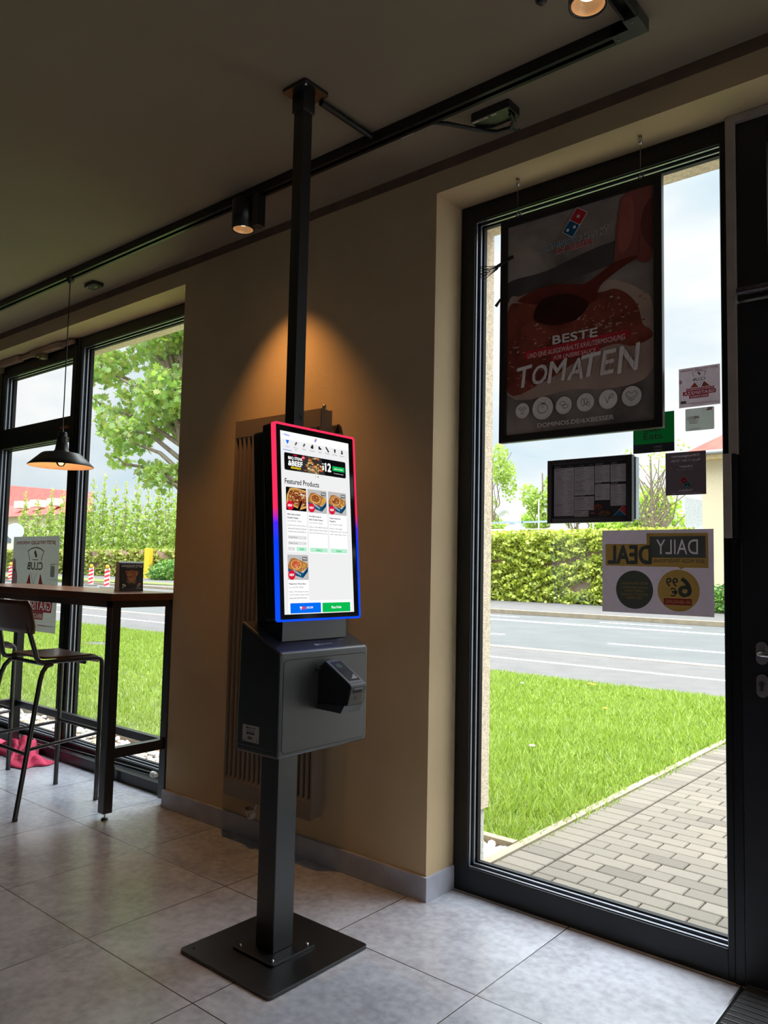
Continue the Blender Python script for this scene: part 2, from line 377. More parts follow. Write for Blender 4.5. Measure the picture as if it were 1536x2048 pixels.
# ---- right fixed window (window_2)
GASKET = mat('black_rubber_gasket', (18, 18, 20), .6)
BEAD = mat('aluminium_glazing_bead', (158, 162, 172), .28, .8)
def pane_frame(x0, x1, z0, z1, wl, wr, wt, wb, name, parent):
    """frame members with stepped glazing beads round a pane; returns nothing"""
    g = G(); y0, y1 = 2.71, 2.80
    g.box(x0, x0 + wl, y0, y1, z0, z1); g.box(x1 - wr, x1, y0, y1, z0, z1); g.box(x0 + wl, x1 - wr, y0, y1, z1 - wt, z1); g.box(x0 + wl, x1 - wr, y0, y1, z0, z0 + wb)
    g.build('window_frame', ANTHRA, parent, bevel=.002)
    a0, a1, c0, c1 = x0 + wl, x1 - wr, z0 + wb, z1 - wt
    b = G()
    for yy, d in ((2.720, .004), (2.745, .010)):
        b.box(a0, a0 + d, yy, yy + .010, c0, c1); b.box(a1 - d, a1, yy, yy + .010, c0, c1); b.box(a0, a1, yy, yy + .010, c1 - d, c1); b.box(a0, a1, yy, yy + .010, c0, c0 + d)
    b.build('glazing_bead', BEAD, parent, bevel=.001)
    k = G()
    for d in (.012,):
        b0 = 2.768; k.box(a0, a0 + d, b0, 2.79, c0, c1); k.box(a1 - d, a1, b0, 2.79, c0, c1); k.box(a0, a1, b0, 2.79, c1 - d, c1); k.box(a0, a1, b0, 2.79, c0, c0 + d)
    k.build('gasket', GASKET, parent)
    G().add([(a0 + .002, 2.795, c0 + .002), (a1 - .002, 2.795, c0 + .002), (a1 - .002, 2.795, c1 - .002), (a0 + .002, 2.795, c1 - .002)], [(0, 1, 2, 3)]).build('glass_pane', GLASS, parent)
w2 = thing('window_2', 'floor-length fixed window with black frame beside the dark door', 'window', (-1.32, 2.75, 0)); w2['kind'] = 'structure'
pane_frame(-1.862, -.773, 0, 2.850, .065, .022, .073, .098, 'fixed', w2)

# ---- left window wall (window_1): tall fixed bay, then bays with a vent sash above
w1 = thing('window_1', 'wide floor-length window wall behind the bar table, black frames with top vent sashes', 'window', (-6.5, 2.75, 0)); w1['kind'] = 'structure'
pane_frame(-5.05, -3.602, 0, 2.850, .03, .06, .073, .098, 'fixed', w1)
def mullion(x0, x1):
    g = G().box(x0, x0 + .055, 2.70, 2.80, 0, 2.85); g.box(x0 + .055, x0 + .060, 2.712, 2.80, 0, 2.85); g.box(x0 + .060, x1, 2.704, 2.80, 0, 2.85)
    g.build('mullion', ANTHRA, w1, bevel=.002)
mullion(-5.13, -5.05); mullion(-6.36, -6.23); mullion(-7.62, -7.49); mullion(-8.9, -8.77)
for a, b_ in ((-6.23, -5.13), (-7.49, -6.36), (-8.77, -7.62)):
    pane_frame(a, b_, 2.235, 2.85, .055, .012, .125, .075, 'vent', w1)
    pane_frame(a, b_, 0, 2.235, .03, .01, .075, .098, 'lower', w1)
G().box(-9.48, -3.62, 2.635, 2.70, 0, .062).build('sill_duct', mat('black_sill_duct', (24, 25, 28), .35, .2), w1, bevel=.003)
# ---- door and its steel posts
d1 = thing('door_1', 'dark framed entrance door with chrome lever handle at the right edge', 'door', (-.2, 2.74, 0)); d1['kind'] = 'structure'
DOORM = mat('black_door_metal', (34, 33, 38), .42, .1)
g = G(); g.box(-.742, -.60, 2.705, 2.775, .01, 2.20); g.box(.30, .42, 2.705, 2.775, .01, 2.20); g.box(-.60, .30, 2.705, 2.775, .01, .16); g.box(-.60, .30, 2.705, 2.775, 2.06, 2.20)
g.build('door_leaf', DOORM, d1, bevel=.003)
g = G(); g.box(-.742, -.645, 2.71, 2.80, 2.21, 2.825); g.box(.36, .42, 2.71, 2.80, 2.21, 2.825); g.box(-.645, .36, 2.71, 2.80, 2.735, 2.825); g.box(-.645, .36, 2.71, 2.80, 2.21, 2.325)
g.build('transom_frame', DOORM, d1, bevel=.003)
for x0, x1, z0, z1 in ((-.60, .30, .16, 2.06), (-.645, .36, 2.325, 2.735)):
    G().add([(x0, 2.78, z0), (x1, 2.78, z0), (x1, 2.78, z1), (x0, 2.78, z1)], [(0, 1, 2, 3)]).build('glass_pane', GLASS, d1)
    b = G()
    for y in (2.725, 2.755): b.box(x0, x0 + .008, y, y + .012, z0, z1); b.box(x1 - .008, x1, y, y + .012, z0, z1)
    b.build('glazing_bead', BEAD, d1)
ROS = mat('satin_steel_rosette', (150, 140, 142), .42, .5)
def capsule(x, z, w, h, y0, y1): return G().prism(rrect(x - w / 2, x + w / 2, z - h / 2, z + h / 2, w / 2 - .0005, 8), y0, y1, axis=1)
def capsule_part(nm, x, z, w, h, y0, y1, m): return capsule(x, z, w, h, y0, y1).build(nm, m, d1, bevel=.001)
h = capsule_part('handle_rosette', -.680, 1.046, .034, .072, 2.697, 2.705, ROS)
G().tube([(-.680, 2.70, 1.046), (-.680, 2.672, 1.046)] + [(-.680 + .012 * (1 - math.cos(a)), 2.672 - .012 * math.sin(a), 1.046) for a in (.5, 1., 1.4)] + [(-.655, 2.657, 1.046), (-.55, 2.655, 1.046)], .0095, 14).build('door_handle', CHROME, d1)
k = capsule_part('lock_rosette', -.680, .943, .034, .072, 2.697, 2.705, ROS)
g = G().cyl((-.680, 2.698, .950), (-.680, 2.689, .950), .0085, 18); g.box(-.6843, -.6757, 2.689, 2.698, .928, .95)
g.build('lock_cylinder', mat('lock_cylinder_steel', (120, 112, 110), .3, .9), d1)
g = G().cyl((-.728, 2.655, 2.222), (-.10, 2.655, 2.222), .012, 16); g.cyl((-.700, 2.655, 2.222), (-.6985, 2.655, 2.222), .0135, 16); g.cyl((-.655, 2.655, 2.222), (-.6535, 2.655, 2.222), .0135, 16); g.box(-.60, -.57, 2.655, 2.71, 2.21, 2.234)
g.build('push_bar', mat('bar_dark_steel', (92, 86, 92), .3, .7), d1)
g = G(); g.box(.42, 2.5, 2.71, 2.80, 2.76, 2.85); g.box(.42, .50, 2.71, 2.80, 0, 2.76); g.box(2.42, 2.5, 2.71, 2.80, 0, 2.76); g.box(1.4, 1.46, 2.71, 2.80, 0, 2.76); g.box(.5, 2.42, 2.71, 2.80, 0, .1)
w3 = thing('window_3', 'shopfront glazing right of the entrance door', 'window', (1.5, 2.75, 0)); w3['kind'] = 'structure'
g.build('window_frame', ANTHRA, w3)
G().add([(.5, 2.795, .1), (2.42, 2.795, .1), (2.42, 2.795, 2.76), (.5, 2.795, 2.76)], [(0, 1, 2, 3)]).build('glass_pane', GLASS, w3)
TAUPE = mat('taupe_painted_metal', (172, 158, 150), .55, .1)
g = G(); g.box(-.771, -.743, 2.690, 2.80, 1.69, 2.85); g.box(-.743, .42, 2.690, 2.80, 2.826, 2.85)
struct(g.build('trim_3', TAUPE, bevel=.001), 'grey-brown strip framing the door')
struct(G().box(-.771, -.743, 2.705, 2.80, 0, 1.69).build('trim_4', ANTHRA))
t = thing('door_contact_box', 'long narrow grey-brown box on the door post beside the tall window', 'sensor', (-.770, 2.675, 1.41))
G().box(-.782, -.757, 2.664, 2.690, 1.413, 1.690).build('cover', TAUPE, t, bevel=.0015)
G().box(-.757, -.747, 2.672, 2.705, 1.413, 1.690).build('backing_plate', GASKET, t)
for x in (-.767, -.757): G().cyl((x, 2.702, 1.402), (x, 2.69, 1.402), .004, 10).build('screw', mat('dark_screw', (70, 66, 66), .4, .8), t)

# ================================================================== ORDERING KIOSK
kx, ky = -2.008, 1.867
K = thing('ordering_kiosk', 'tall black self-service kiosk with glowing touchscreen on a square steel base', 'kiosk', (kx, ky, 0))
G().prism(rrect(-2.235, -1.787, 1.648, 2.098, .018), .002, .012, axis=2).build('base_plate', BLACK, K, bevel=.0012)
for x in (-2.20, -1.822):
    for y in (1.683, 2.063): G().cyl((x, y, .0118), (x, y, .0124), .0045, 12).build('base_hole', mat('hole_black', (4, 4, 4), .9), K)
G().prism(rrect(-2.11, -1.908, 1.768, 1.968, .014), .0125, .0205, axis=2).build('foot_plate', BLACK, K, bevel=.001)
for x in (-2.088, -1.930):
    for y in (1.790, 1.946):
        b = G().lathe([(0, .0255), (.004, .0255), (.0062, .0225), (.0065, .0205)], (x, y, 0), 16)
        b.cyl((x, y, .0252), (x, y, .0262), .0022, 6); b.build('bolt', CHROME, K)
G().box(-2.051, -1.964, 1.822, 1.912, .0206, .72).build('column', BLACK, K, bevel=.003)
# cabinet: sloping top, service door on the side that faces the entrance
cab = [(-1.795, .712), (-1.795, 1.021), (-1.990, 1.113), (-1.996, .712)]
g = G().prism([(x, z) for x, z in cab], 1.66, 2.074, axis=1)
cab_o = g.build('cabinet', KDARK, K, bevel=.012, seg=4)
cab_o.modifiers['bevel'].angle_limit = math.radians(60)
g = G().box(-1.9955, -1.797, 1.6605, 2.0735, .699, .73).build('cabinet_base', KDARK, K, bevel=.011, seg=4)
pr = Print((-1.7949, 1.66, .70), U=(0, 1, 0), V=(0, 0, 1), Nn=(1, 0, 0))
dgrey = mat('service_door_paint', (44, 45, 46), .38, spec=1.0, var=.04, scale=20)
SEAM = mat('seam_black', (10, 10, 11), .7)
pr.poly(rrect(.0145, .3995, .0140, .3010, .016), SEAM, 1); pr.poly(rrect(.0163, .3977, .0158, .2992, .0145), dgrey, 3)
pr.build('service_door', K)
# maker's lettering on the slope
sl = Vector((-1.990 + 1.795, 0, 1.113 - 1.021)).normalized(); nn = Vector((-sl.z, 0, sl.x)); nn = nn if nn.z > 0 else -nn
LETW = mat('lettering_grey', (190, 192, 195), .5)
pl = Print(tuple(Vector((-1.795, 1.66, 1.021)) + nn * .0004), U=(0, 1, 0), V=tuple(sl), Nn=tuple(nn))
pl.text('pyramid', .205, .028, .262, .041, LETW, 1, bold=.02); pl.circ(.186, .035, .007, LETW, 1); pl.circ(.198, .035, .005, LETW, 1)
pl.build('lettering', K)
# type label on the dark side
lb = Print((-1.960, 1.6596, .7355), U=(1, 0, 0), V=(0, 0, 1), Nn=(0, -1, 0))
LPAP = mat('label_paper', (196, 186, 180), .6); INK = mat('label_ink', (30, 26, 26), .6)
lb.rect(0, 0, .079, .052, LPAP, 1); lb.text('pyramid', .032, .040, .062, .0475, INK, 2, bold=.01); lb.circ(.020, .044, .0032, INK, 2); lb.circ(.027, .044, .0025, INK, 2)
lb.rect(.018, .035, .060, .0362, INK, 2)
rb = random.Random(3); x = .018
while x < .060: w_ = rb.choice((.0006, .001, .0016)); lb.rect(x, .023, x + w_, .031, INK, 2); x += w_ + rb.choice((.0006, .001))
x = .026
while x < .048: w_ = rb.choice((.0006, .001)); lb.rect(x, .008, x + w_, .017, INK, 2); x += w_ + rb.choice((.0006, .001))
lb.text('CE', .066, .004, .075, .011, INK, 2); lb.rect(.003, .004, .018, .0055, INK, 2)
o = lb.build('type_label', K); o['label'] = 'small white label with barcode'
# neck under the monitor
G().prism([(-1.852, 1.05), (-1.852, 1.125), (-1.975, 1.125), (-1.975, 1.108)], 1.718, 2.018, axis=1).build('neck', KDARK, K, bevel=.002)
# monitor, leaning back 4.5 degrees
MO = Vector((-1.826, 1.6745, 1.116)); UP = Vector((-.051, 0, .643)).normalized(); OUT = Vector((UP.z, 0, -UP.x)); SW, SH = .387, .645
def slab(name, u0, u1, v0, v1, d0, d1, m, r=.006, bevel=.002):
    g = G(); pts = rrect(u0, u1, v0, v1, r, 6); n = len(pts); vs = []
    for d in (d0, d1): vs += [tuple(MO + Vector((0, 1, 0)) * u + UP * v + OUT * d) for u, v in pts]
    g.add(vs, [list(range(n))[::-1], list(range(n, 2 * n))] + [(i, (i + 1) % n, n + (i + 1) % n, n + i) for i in range(n)])
    return g.build(name, m, K, bevel=bevel)
mon = slab('monitor', .002, SW - .002, .002, SH - .002, -.055, -.004, BLACK, .010)
slab('monitor_housing', .03, SW - .03, -.004, SH - .012, -.135, -.056, BLACK, .012, .004)
def led():
    m = D.materials.new('led_light_frame'); m.use_nodes = True; t = m.node_tree; t.nodes.clear(); L = t.links.new
    o = N(t, 'ShaderNodeOutputMaterial'); e = N(t, 'ShaderNodeEmission'); g = N(t, 'ShaderNodeNewGeometry'); s = N(t, 'ShaderNodeSeparateXYZ'); mr = N(t, 'ShaderNodeMapRange'); r = N(t, 'ShaderNodeValToRGB')
    mr.inputs['From Min'].default_value = 1.11; mr.inputs['From Max'].default_value = 1.77
    el = r.color_ramp.elements; el[0].position = 0; el[0].color = rgb((10, 78, 255)); el[1].position = 1; el[1].color = rgb((255, 52, 92))
    for p_, c_ in ((.40, (10, 60, 255)), (.485, (70, 40, 250)), (.52, (190, 40, 170)), (.56, (246, 44, 90))): q = el.new(p_); q.color = rgb(c_)
    L(g.outputs['Position'], s.inputs[0]); L(s.outputs[2], mr.inputs[0]); L(mr.outputs[0], r.inputs[0]); L(r.outputs[0], e.inputs[0]); e.inputs[1].default_value = .42; L(e.outputs[0], o.inputs[0])
    return m
# light frame: a rim running round the glass
g = G(); po = rrect(0, SW, 0, SH, .010, 6); pi_ = rrect(.0070, SW - .0070, .0070, SH - .0070, .004, 6); n = len(po)
ring = []
for d, pts in ((-.012, po), (.003, po), (.004, pi_), (-.012, pi_)): ring += [tuple(MO + Vector((0, 1, 0)) * u + UP * v + OUT * d) for u, v in pts]
fs = []
for a in range(4):
    b_ = (a + 1) % 4
    for i in range(n): fs.append((a * n + i, a * n + (i + 1) % n, b_ * n + (i + 1) % n, b_ * n + i))
g.add(ring, fs); g.build('light_frame', led(), mon, bevel=0)
slab('bezel', .0070, SW - .0070, .0070, SH - .0070, -.003, .0005, mat('glossy_black_glass', (5, 8, 6), .12, var=0), .004, 0).parent = K

# display content
E_ = lambda n, c, s=1.: glow('screen_' + n, c, s * .36)
wh, off, gr, lg, bk = E_('white', (255, 255, 255), 1.05), E_('offwhite', (246, 246, 247)), E_('grey', (120, 120, 124)), E_('lightgrey', (234, 234, 235)), E_('black', (14, 14, 16))
bl, gn, rd, mint, gtx = E_('blue', (0, 112, 250)), E_('green', (8, 192, 84)), E_('red', (226, 24, 56)), E_('mint', (190, 245, 214)), E_('greentext', (40, 190, 110))
dk, tagc = E_('text', (40, 40, 44)), E_('tag', (110, 110, 110)); yel = E_('yellow', (240, 205, 40))
crust, crust2, bacon, cheese, sauce, boxb, boxk, fry, pg = E_('crust', (226, 172, 96)), E_('darkcrust', (176, 112, 52)), E_('topping', (110, 40, 24)), E_('cheese', (240, 208, 140)), E_('sauce', (206, 96, 60)), E_('box', (18, 84, 122)), E_('card', (178, 120, 66)), E_('fries', (232, 178, 66)), E_('plate', (196, 194, 192))
sc = Print(tuple(MO + OUT * .0009), U=(0, 1, 0), V=tuple(UP), Nn=tuple(OUT), step=.00018)
sc.rect(.028, .0225, .3555, .6185, off, 0); sc.rect(.028, .592, .3555, .6185, wh, 1)
sc.text('< Menu', .038, .6035, .068, .6105, bl, 2, bold=.055); sc.logo(.1895, .6065, .013, 55, rd, bl, wh, 2)
nav = [('Pizza', .0588), ("MyDomino's", .0968), ('Melts', .1343), ('Chicken', .1721), ('Sides', .2092), ('Chicken', .2461), ('Drinks', .2838), ('Dessert', .3201)]
for i, (s_, x) in enumerate(nav):
    c_ = bl if i == 0 else dk; wd = .008 if i in (0, 2, 4) else .0115
    sc.text(s_, x - wd, .5660, x + wd, .5700, c_, 2)
    if i == 1: sc.text('Box', x - .005, .5600, x + .005, .5635, c_, 2)
sc.poly([(.051, .590), (.0665, .590), (.0588, .5755)], bl, 2); sc.logo(.0968, .5825, .013, 50, dk, dk, off, 2); sc.logo(.1343, .5825, .013, 50, dk, dk, off, 2)
sc.ell(.1721, .580, .007, .005, dk, 2); sc.circ(.174, .586, .004, dk, 2); sc.rect(.203, .577, .211, .588, dk, 2, .001); sc.rect(.210, .577, .217, .583, dk, 2, .001)
sc.line([(.240, .589), (.252, .575)], .006, dk, 2); sc.poly([(.279, .588), (.289, .588), (.286, .575), (.2815, .575)], dk, 2); sc.poly([(.314, .582), (.320, .590), (.326, .582)], dk, 2); sc.rect(.315, .575, .325, .581, dk, 2, .001)
sc.rect(.039, .5555, .077, .5572, bl, 2)
# banner
sc.rect(.0425, .490, .3362, .548, bk, 2, .006)
sc.poly([(.095, .490), (.14, .548), (.215, .548), (.232, .490)], E_('smoke', (52, 50, 50)), 3)
rp = random.Random(11)
for i in range(70):
    t_ = rp.random(); v_ = .492 + t_ * .052; hw = .048 - t_ * .025
    sc.ell(.178 + rp.uniform(-hw, hw), v_, rp.uniform(.003, .009), rp.uniform(.001, .0035), rp.choice((crust, cheese, bacon, crust2, sauce)), 4 + i % 3, 8, .2)
for i in range(9): x_ = .150 + i * .006; sc.line([(x_, .492), (x_ + rp.uniform(-.002, .002), .516)], .0012, cheese, 7)
sc.text('NEW', .083, .5395, .101, .5445, rd, 3, bold=.055); sc.text('BBQ STEAK', .060, .5255, .125, .5365, wh, 3, bold=.083); sc.text('&BEEF', .060, .5065, .124, .5225, wh, 3, bold=.109)
sc.circ(.1285, .539, .0072, rd, 7); sc.text('BIG', .1235, .5370, .1335, .5415, wh, 8); sc.rect(.070, .4965, .116, .503, yel, 7, .003); sc.text('DOUBLE CHEESE', .073, .498, .113, .5015, bk, 8, bold=.036)
sc.text('FROM', .2165, .527, .228, .531, wh, 7, bold=.055); sc.text('$', .2180, .507, .2260, .523, wh, 7, bold=.091); sc.text('12', .2325, .5055, .2600, .533, wh, 7, bold=.109)
sc.rect(.268, .5105, .329, .527, gn, 7, .001); sc.text('Add to Order', .276, .5155, .321, .5215, wh, 8, bold=.036); sc.text('*Conditions apply', .2735, .4995, .323, .504, wh, 7)
sc.circ(.185, .481, .0017, gr, 2, 12); sc.circ(.1965, .481, .0023, bk, 2, 12)
sc.text('Featured Products', .0430, .4450, .1995, .4620, dk, 2, bold=.039)
def pizza_pic(u0, v0, u1, v1, kind, m_):
    ca, cb = (u0 + u1) / 2, (v0 + v1) / 2; W_, H_ = u1 - u0, v1 - v0; rr = random.Random(kind * 5 + 1)
    sc.rect(u0, v0, u1, v1, plate_m := (pg if kind else bk), 3, .003)
    if kind == 0:
        sc.poly([(u0 + .001, v0 + .02), (u0 + .004, v0 + .05), (u0 + .018, v1 - .003), (u0 + .045, v1 - .001), (u1 - .001, v1 - .006), (u1 - .001, v0 + .012), (u0 + .058, v0 + .003), (u0 + .046, v0 + .010)], crust, 4)
        sc.poly([(u0 + .008, v0 + .022), (u0 + .010, v0 + .048), (u0 + .022, v1 - .009), (u0 + .045, v1 - .006), (u1 - .001, v1 - .012), (u1 - .001, v0 + .018), (u0 + .056, v0 + .012), (u0 + .044, v0 + .016)], crust2, 5)
        for i in range(300): sc.ell(rr.uniform(u0 + .012, u1 - .004), rr.uniform(v0 + .018, v1 - .012), rr.uniform(.0015, .005), rr.uniform(.001, .003), rr.choice((bacon, bacon, bacon, cheese, sauce)), 6 + i % 3, 7, .3)
        for i in range(9): y_ = v0 + .020 + i * .0055; sc.line([(u0 + .014 + rr.uniform(0, .02), y_), (u0 + .035, y_ + rr.uniform(-.003, .005)), (u1 - .010 - rr.uniform(0, .02), y_ + rr.uniform(-.003, .004))], .0013, bacon, 9)
        sc.poly([(ca - .002, v0), (ca + .012, v0), (u1 - .020, cb - .008), (u1 - .024, cb - .004)], bk, 10)
    else:
        sc.poly([(u0 + .001, cb + .006), (u0 + .014, v1 - .012), (u0 + .030, v1 - .010), (u1 - .004, cb + .014), (u1 - .004, cb), (ca + .010, v0 + .024), (u0 + .001, cb - .008)], boxk, 4)
        sc.poly([(u0 + .001, cb - .004), (ca + .022, v0 + .022), (ca + .020, v0 + .006), (u0 + .003, cb - .020)], boxb, 5); sc.poly([(ca + .022, v0 + .022), (u1 - .002, cb + .002), (u1 - .004, cb - .014), (ca + .020, v0 + .006)], E_('boxside', (10, 62, 96)), 5)
        sc.text("DOMINO'S", u0 + .022, v0 + .020, ca + .012, v0 + .026, wh, 6, rot=-24)
        sc.ell(ca - .009, cb + .008, .024, .016, crust, 6, 26, .03); sc.ell(ca - .009, cb + .009, .020, .0125, sauce if kind == 3 else crust2, 7)
        for i in range(60):
            a = rr.uniform(0, 6.28); q = rr.random() ** .5; sc.ell(ca - .009 + q * .019 * math.cos(a), cb + .009 + q * .0115 * math.sin(a), rr.uniform(.0012, .0035), rr.uniform(.0007, .002), rr.choice((sauce, E_('pepperoni', (196, 60, 40)), cheese) if kind == 3 else (bacon, bacon, bacon, sauce, cheese)), 8 + i % 2, 7, .2)
        for i in range(26):
            t_ = rr.random(); x_ = ca + .018 + t_ * .018 + rr.uniform(-.006, .004); y_ = cb - .012 + t_ * .022 + rr.uniform(-.004, .008)
            if kind == 3: sc.line([(x_, y_), (x_ + rr.uniform(-.004, .004), y_ + rr.uniform(.002, .005))], .0014, fry, 10)
            else: sc.ell(x_, y_, .0035, .0026, rr.choice((fry, crust, crust2)), 10, 10, .1)
    if kind: sc.rect(u1 - .0285, v1 - .0190, u1 - .0060, v1 - .0060, tagc, 11, .001); sc.text('9kJ', u1 - .0255, v1 - .0150, u1 - .0105, v1 - .0095, wh, 12, bold=.055)
    else: sc.text('9kJ', u1 - .028, v1 - .026, u1 - .010, v1 - .019, wh, 12, bold=.055)
    sc.circ(u0 + .0155, v0 + .0155 if kind < 3 else v0 + .0155, .0155, rd, 12, 26); sc.text('NEW', u0 + .006, v0 + .012, u0 + .025, v0 + .0195, wh, 13, bold=.073)
def card(u0, u1, top, imb, bot, kind, tl, desc):
    sc.rect(u0 - .0006, bot - .0008, u1 + .0006, top, lg, 1, .004); sc.rect(u0, bot, u1, top, wh, 2, .004); pizza_pic(u0, imb, u1, top, kind, None)
    y = imb - .0105
    for s_, w_ in tl: sc.text(s_, u0 + .0045, y - .0058, u0 + .0045 + w_, y, bk, 3, bold=.055); y -= .0105
    y -= .001; sc.text(desc[0], u0 + .0045, y - .0055, u0 + .068, y + .0005, gr, 3); y -= .0145
    for s_ in desc[1:]: sc.text(s_, u0 + .0045, y - .0045, u0 + .0045 + min(.086, .0036 * len(s_)), y + .0005, dk, 3); y -= .0098
card(.0460, .1375, .4345, .358, .2225, 0, [('BBQ Steak & Beef,', .058), ('Double Cheese', .048)], ['from $20.00* | 940kJ*', 'Loaded with smoky strips of', 'seasoned steak and beef', 'crumble and mozzarella ch...'])
card(.1440, .2350, .4355, .357, .2200, 1, [('Mini BBQ Steak &', .056), ('Beef, Double Cheese', .064)], ['from $12.00* | 966kJ*', 'Enjoy a Mini BBQ Steak &', 'Beef, Double Cheese Pizza,', 'plus Garlic Bread and Ch...'])
card(.2425, .3330, .4360, .3565, .2200, 2, [('Mega Meatlovers', .054), ('MegaBox', .030)], ['from $18.00* | 1504kJ*', 'Enjoy a Mini Mega', 'Meatlovers pizza, served', 'with crispy chips, onion...'])
card(.0460, .1385, .2135, .1325, .0550, 3, [('Pepperoni Value Box', .074)], ['from $12.00* | 900kJ*', 'Enjoy a Mini Pepperoni pizza', 'served with crispy chips', 'seasoned with Domino...'])
for y0, y1, s_ in ((.264, .276, 'Large Pizza'), (.2455, .2575, 'Classic Crust')):
    sc.rect(.050, y0, .133, y1, lg, 3, .001); sc.text(s_, .0535, y0 + .0032, .092, y1 - .0032, dk, 4); sc.poly([(.1245, y1 - .005), (.1285, y1 - .005), (.1265, y1 - .0075)], dk, 4)
sc.rect(.050, .2262, .080, .2390, lg, 3, .001); sc.text('1', .0545, .230, .0555, .2355, dk, 4); sc.poly([(.0725, .234), (.0765, .234), (.0745, .2315)], dk, 4); sc.rect(.087, .226, .133, .2395, mint, 3, .001); sc.text('Add', .101, .2295, .119, .236, gtx, 4, bold=.055)
for a, b_ in ((.1490, .2325), (.2470, .3300)): sc.rect(a, .2245, b_, .239, mint, 3, .001); sc.text('Select', a + .028, .2285, b_ - .028, .2355, gtx, 4, bold=.055)
sc.rect(.040, .0225, .345, .0665, lg, 13, .004); sc.rect(.0415, .0225, .3435, .0660, wh, 14, .004)
sc.rect(.051, .0252, .1895, .0578, bl, 15, .002); sc.rect(.1965, .0252, .3335, .0565, gn, 15, .002)
sc.circ(.110, .0415, .0062, rd, 16); sc.text('1', .1095, .0385, .1105, .0445, wh, 17); sc.poly([(.092, .046), (.103, .046), (.101, .040), (.094, .040)], wh, 16); sc.circ(.096, .0372, .0013, wh, 16, 8); sc.circ(.100, .0372, .0013, wh, 16, 8)
sc.text('| $12.00', .121, .0378, .152, .0458, wh, 16, bold=.055); sc.text('Place Order', .240, .0368, .289, .0452, wh, 16, bold=.055)
sc.build('display', K)
# payment terminal on its bracket
TB = mat('terminal_black', (20, 21, 23), .34, var=.05, spec=.9)
pt = G().prism([(-1.797, .850), (-1.797, .965), (-1.768, .990), (-1.655, .925), (-1.650, .918), (-1.664, .862), (-1.672, .857)], 1.828, 1.906, axis=1).build('payment_terminal', TB, K, bevel=.004, seg=3)
ts = Vector((.113, 0, -.065)).normalized(); tn = Vector((.065, 0, .113)).normalized(); to = Vector((-1.768, 1.828, .990)) + tn * .0006
tp = Print(tuple(to), U=(0, 1, 0), V=tuple(ts), Nn=tuple(tn), step=.0004)
FR = mat('terminal_frame_grey', (104, 110, 120), .3, .3); LCD = mat('lcd_dull', (70, 78, 92), .12, var=.1, scale=40)
tp.poly(rrect(.003, .073, .003, .122, .006), FR, 1); tp.rect(.012, .010, .066, .112, SEAM, 2); tp.rect(.015, .013, .063, .108, LCD, 3)
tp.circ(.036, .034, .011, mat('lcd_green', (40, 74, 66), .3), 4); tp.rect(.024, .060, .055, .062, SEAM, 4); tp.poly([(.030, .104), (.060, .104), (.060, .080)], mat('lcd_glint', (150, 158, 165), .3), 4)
tp.build('terminal_screen', pt)
fd = Vector((-1.664 + 1.650, 0, .862 - .918)).normalized(); fn = Vector((-fd.z, 0, fd.x)); fn = fn if fn.x > 0 else -fn
fp = Print(tuple(Vector((-1.650, 1.828, .918)) + fn * .0004), U=(0, 1, 0), V=tuple(fd), Nn=tuple(fn), step=.0005)
fp.rect(.012, .008, .054, .020, SEAM, 1); fp.rect(.012, .002, .054, .009, FR, 2)
for i in range(5):
    for j in range(3): fp.circ(.022 + i * .004, .032 + j * .004, .0011, SEAM, 1, 8)
for j in range(4): fp.circ(.063, .028 + j * .007, .0016, mat('led_dot', (170, 176, 170), .4), 1, 8)
fp.build('card_reader', pt)
br = G().prism([(-1.797, .836), (-1.797, .852), (-1.676, .859), (-1.671, .861), (-1.688, .833), (-1.70, .834)], 1.822, 1.912, axis=1)
G().prism([(-1.797, .95), (-1.797, .966), (-1.776, .966)], 1.812, 1.828, axis=1).build('bracket_tab', KDARK, pt)
br.build('terminal_bracket', KDARK, pt, bevel=.0015)
# slim pole up to the ceiling with plate and cable hole
px_, py_ = -1.965, 1.850
G().box(px_ - .0235, px_ + .0235, py_ - .0235, py_ + .0235, 1.70, 2.972).build('ceiling_pole', BLACK, K, bevel=.0025)
G().tube([(px_ + .0236, py_ + .012, 1.800)] + [(px_ + .0236, py_ + .001 + .011 * math.cos(a), 1.800 + .013 * math.sin(a)) for a in (.4, .8, 1.2, 1.6)], .0022, 8).build('cable_grommet', GASKET, K)
G().box(px_ - .029, px_ + .029, py_ - .029, py_ + .029, 2.905, 2.972).build('pole_sleeve', BLACK, K, bevel=.002)
G().prism(rrect(-2.012, -1.892, 1.786, 1.906, .010), 2.972, 2.9848, axis=2).build('ceiling_plate', BLACK, K, bevel=.001)
G().lathe([(0, -.006), (.004, -.006), (.006, -.002), (.006, 0)], (-1.905, 1.800, 2.972), 14).build('bolt', CHROME, K)

# ================================================================== RADIATOR
RADM = mat('radiator_enamel', (128, 112, 96), .32, var=.03)
R_ = thing('radiator', 'tall narrow ribbed panel radiator on the plastered wall behind the kiosk', 'radiator', (-2.71, 2.48, .205))
x0, x1, zb, zt, yf = -3.005, -2.42, .205, 1.99, 2.437
g = G(); g.box(x0, x1, yf + .018, 2.475, zb + .01, zt - .005)
g.box(x0, x1, yf, yf + .018, zb, zb + .075); g.box(x0, x1, yf, yf + .018, zt - .075, zt)
n = 18; p_ = (x1 - x0) / n
for i in range(n + 1):
    xc = x0 + i * p_; a, c_ = max(x0, xc - p_ * .30), min(x1, xc + p_ * .30); a2, c2 = max(x0, xc - p_ * .16), min(x1, xc + p_ * .16)
    g.prism([(a2, yf + .001), (c2, yf + .001), (c_, yf + .018), (a, yf + .018)], zb + .075, zt - .075, axis=2)
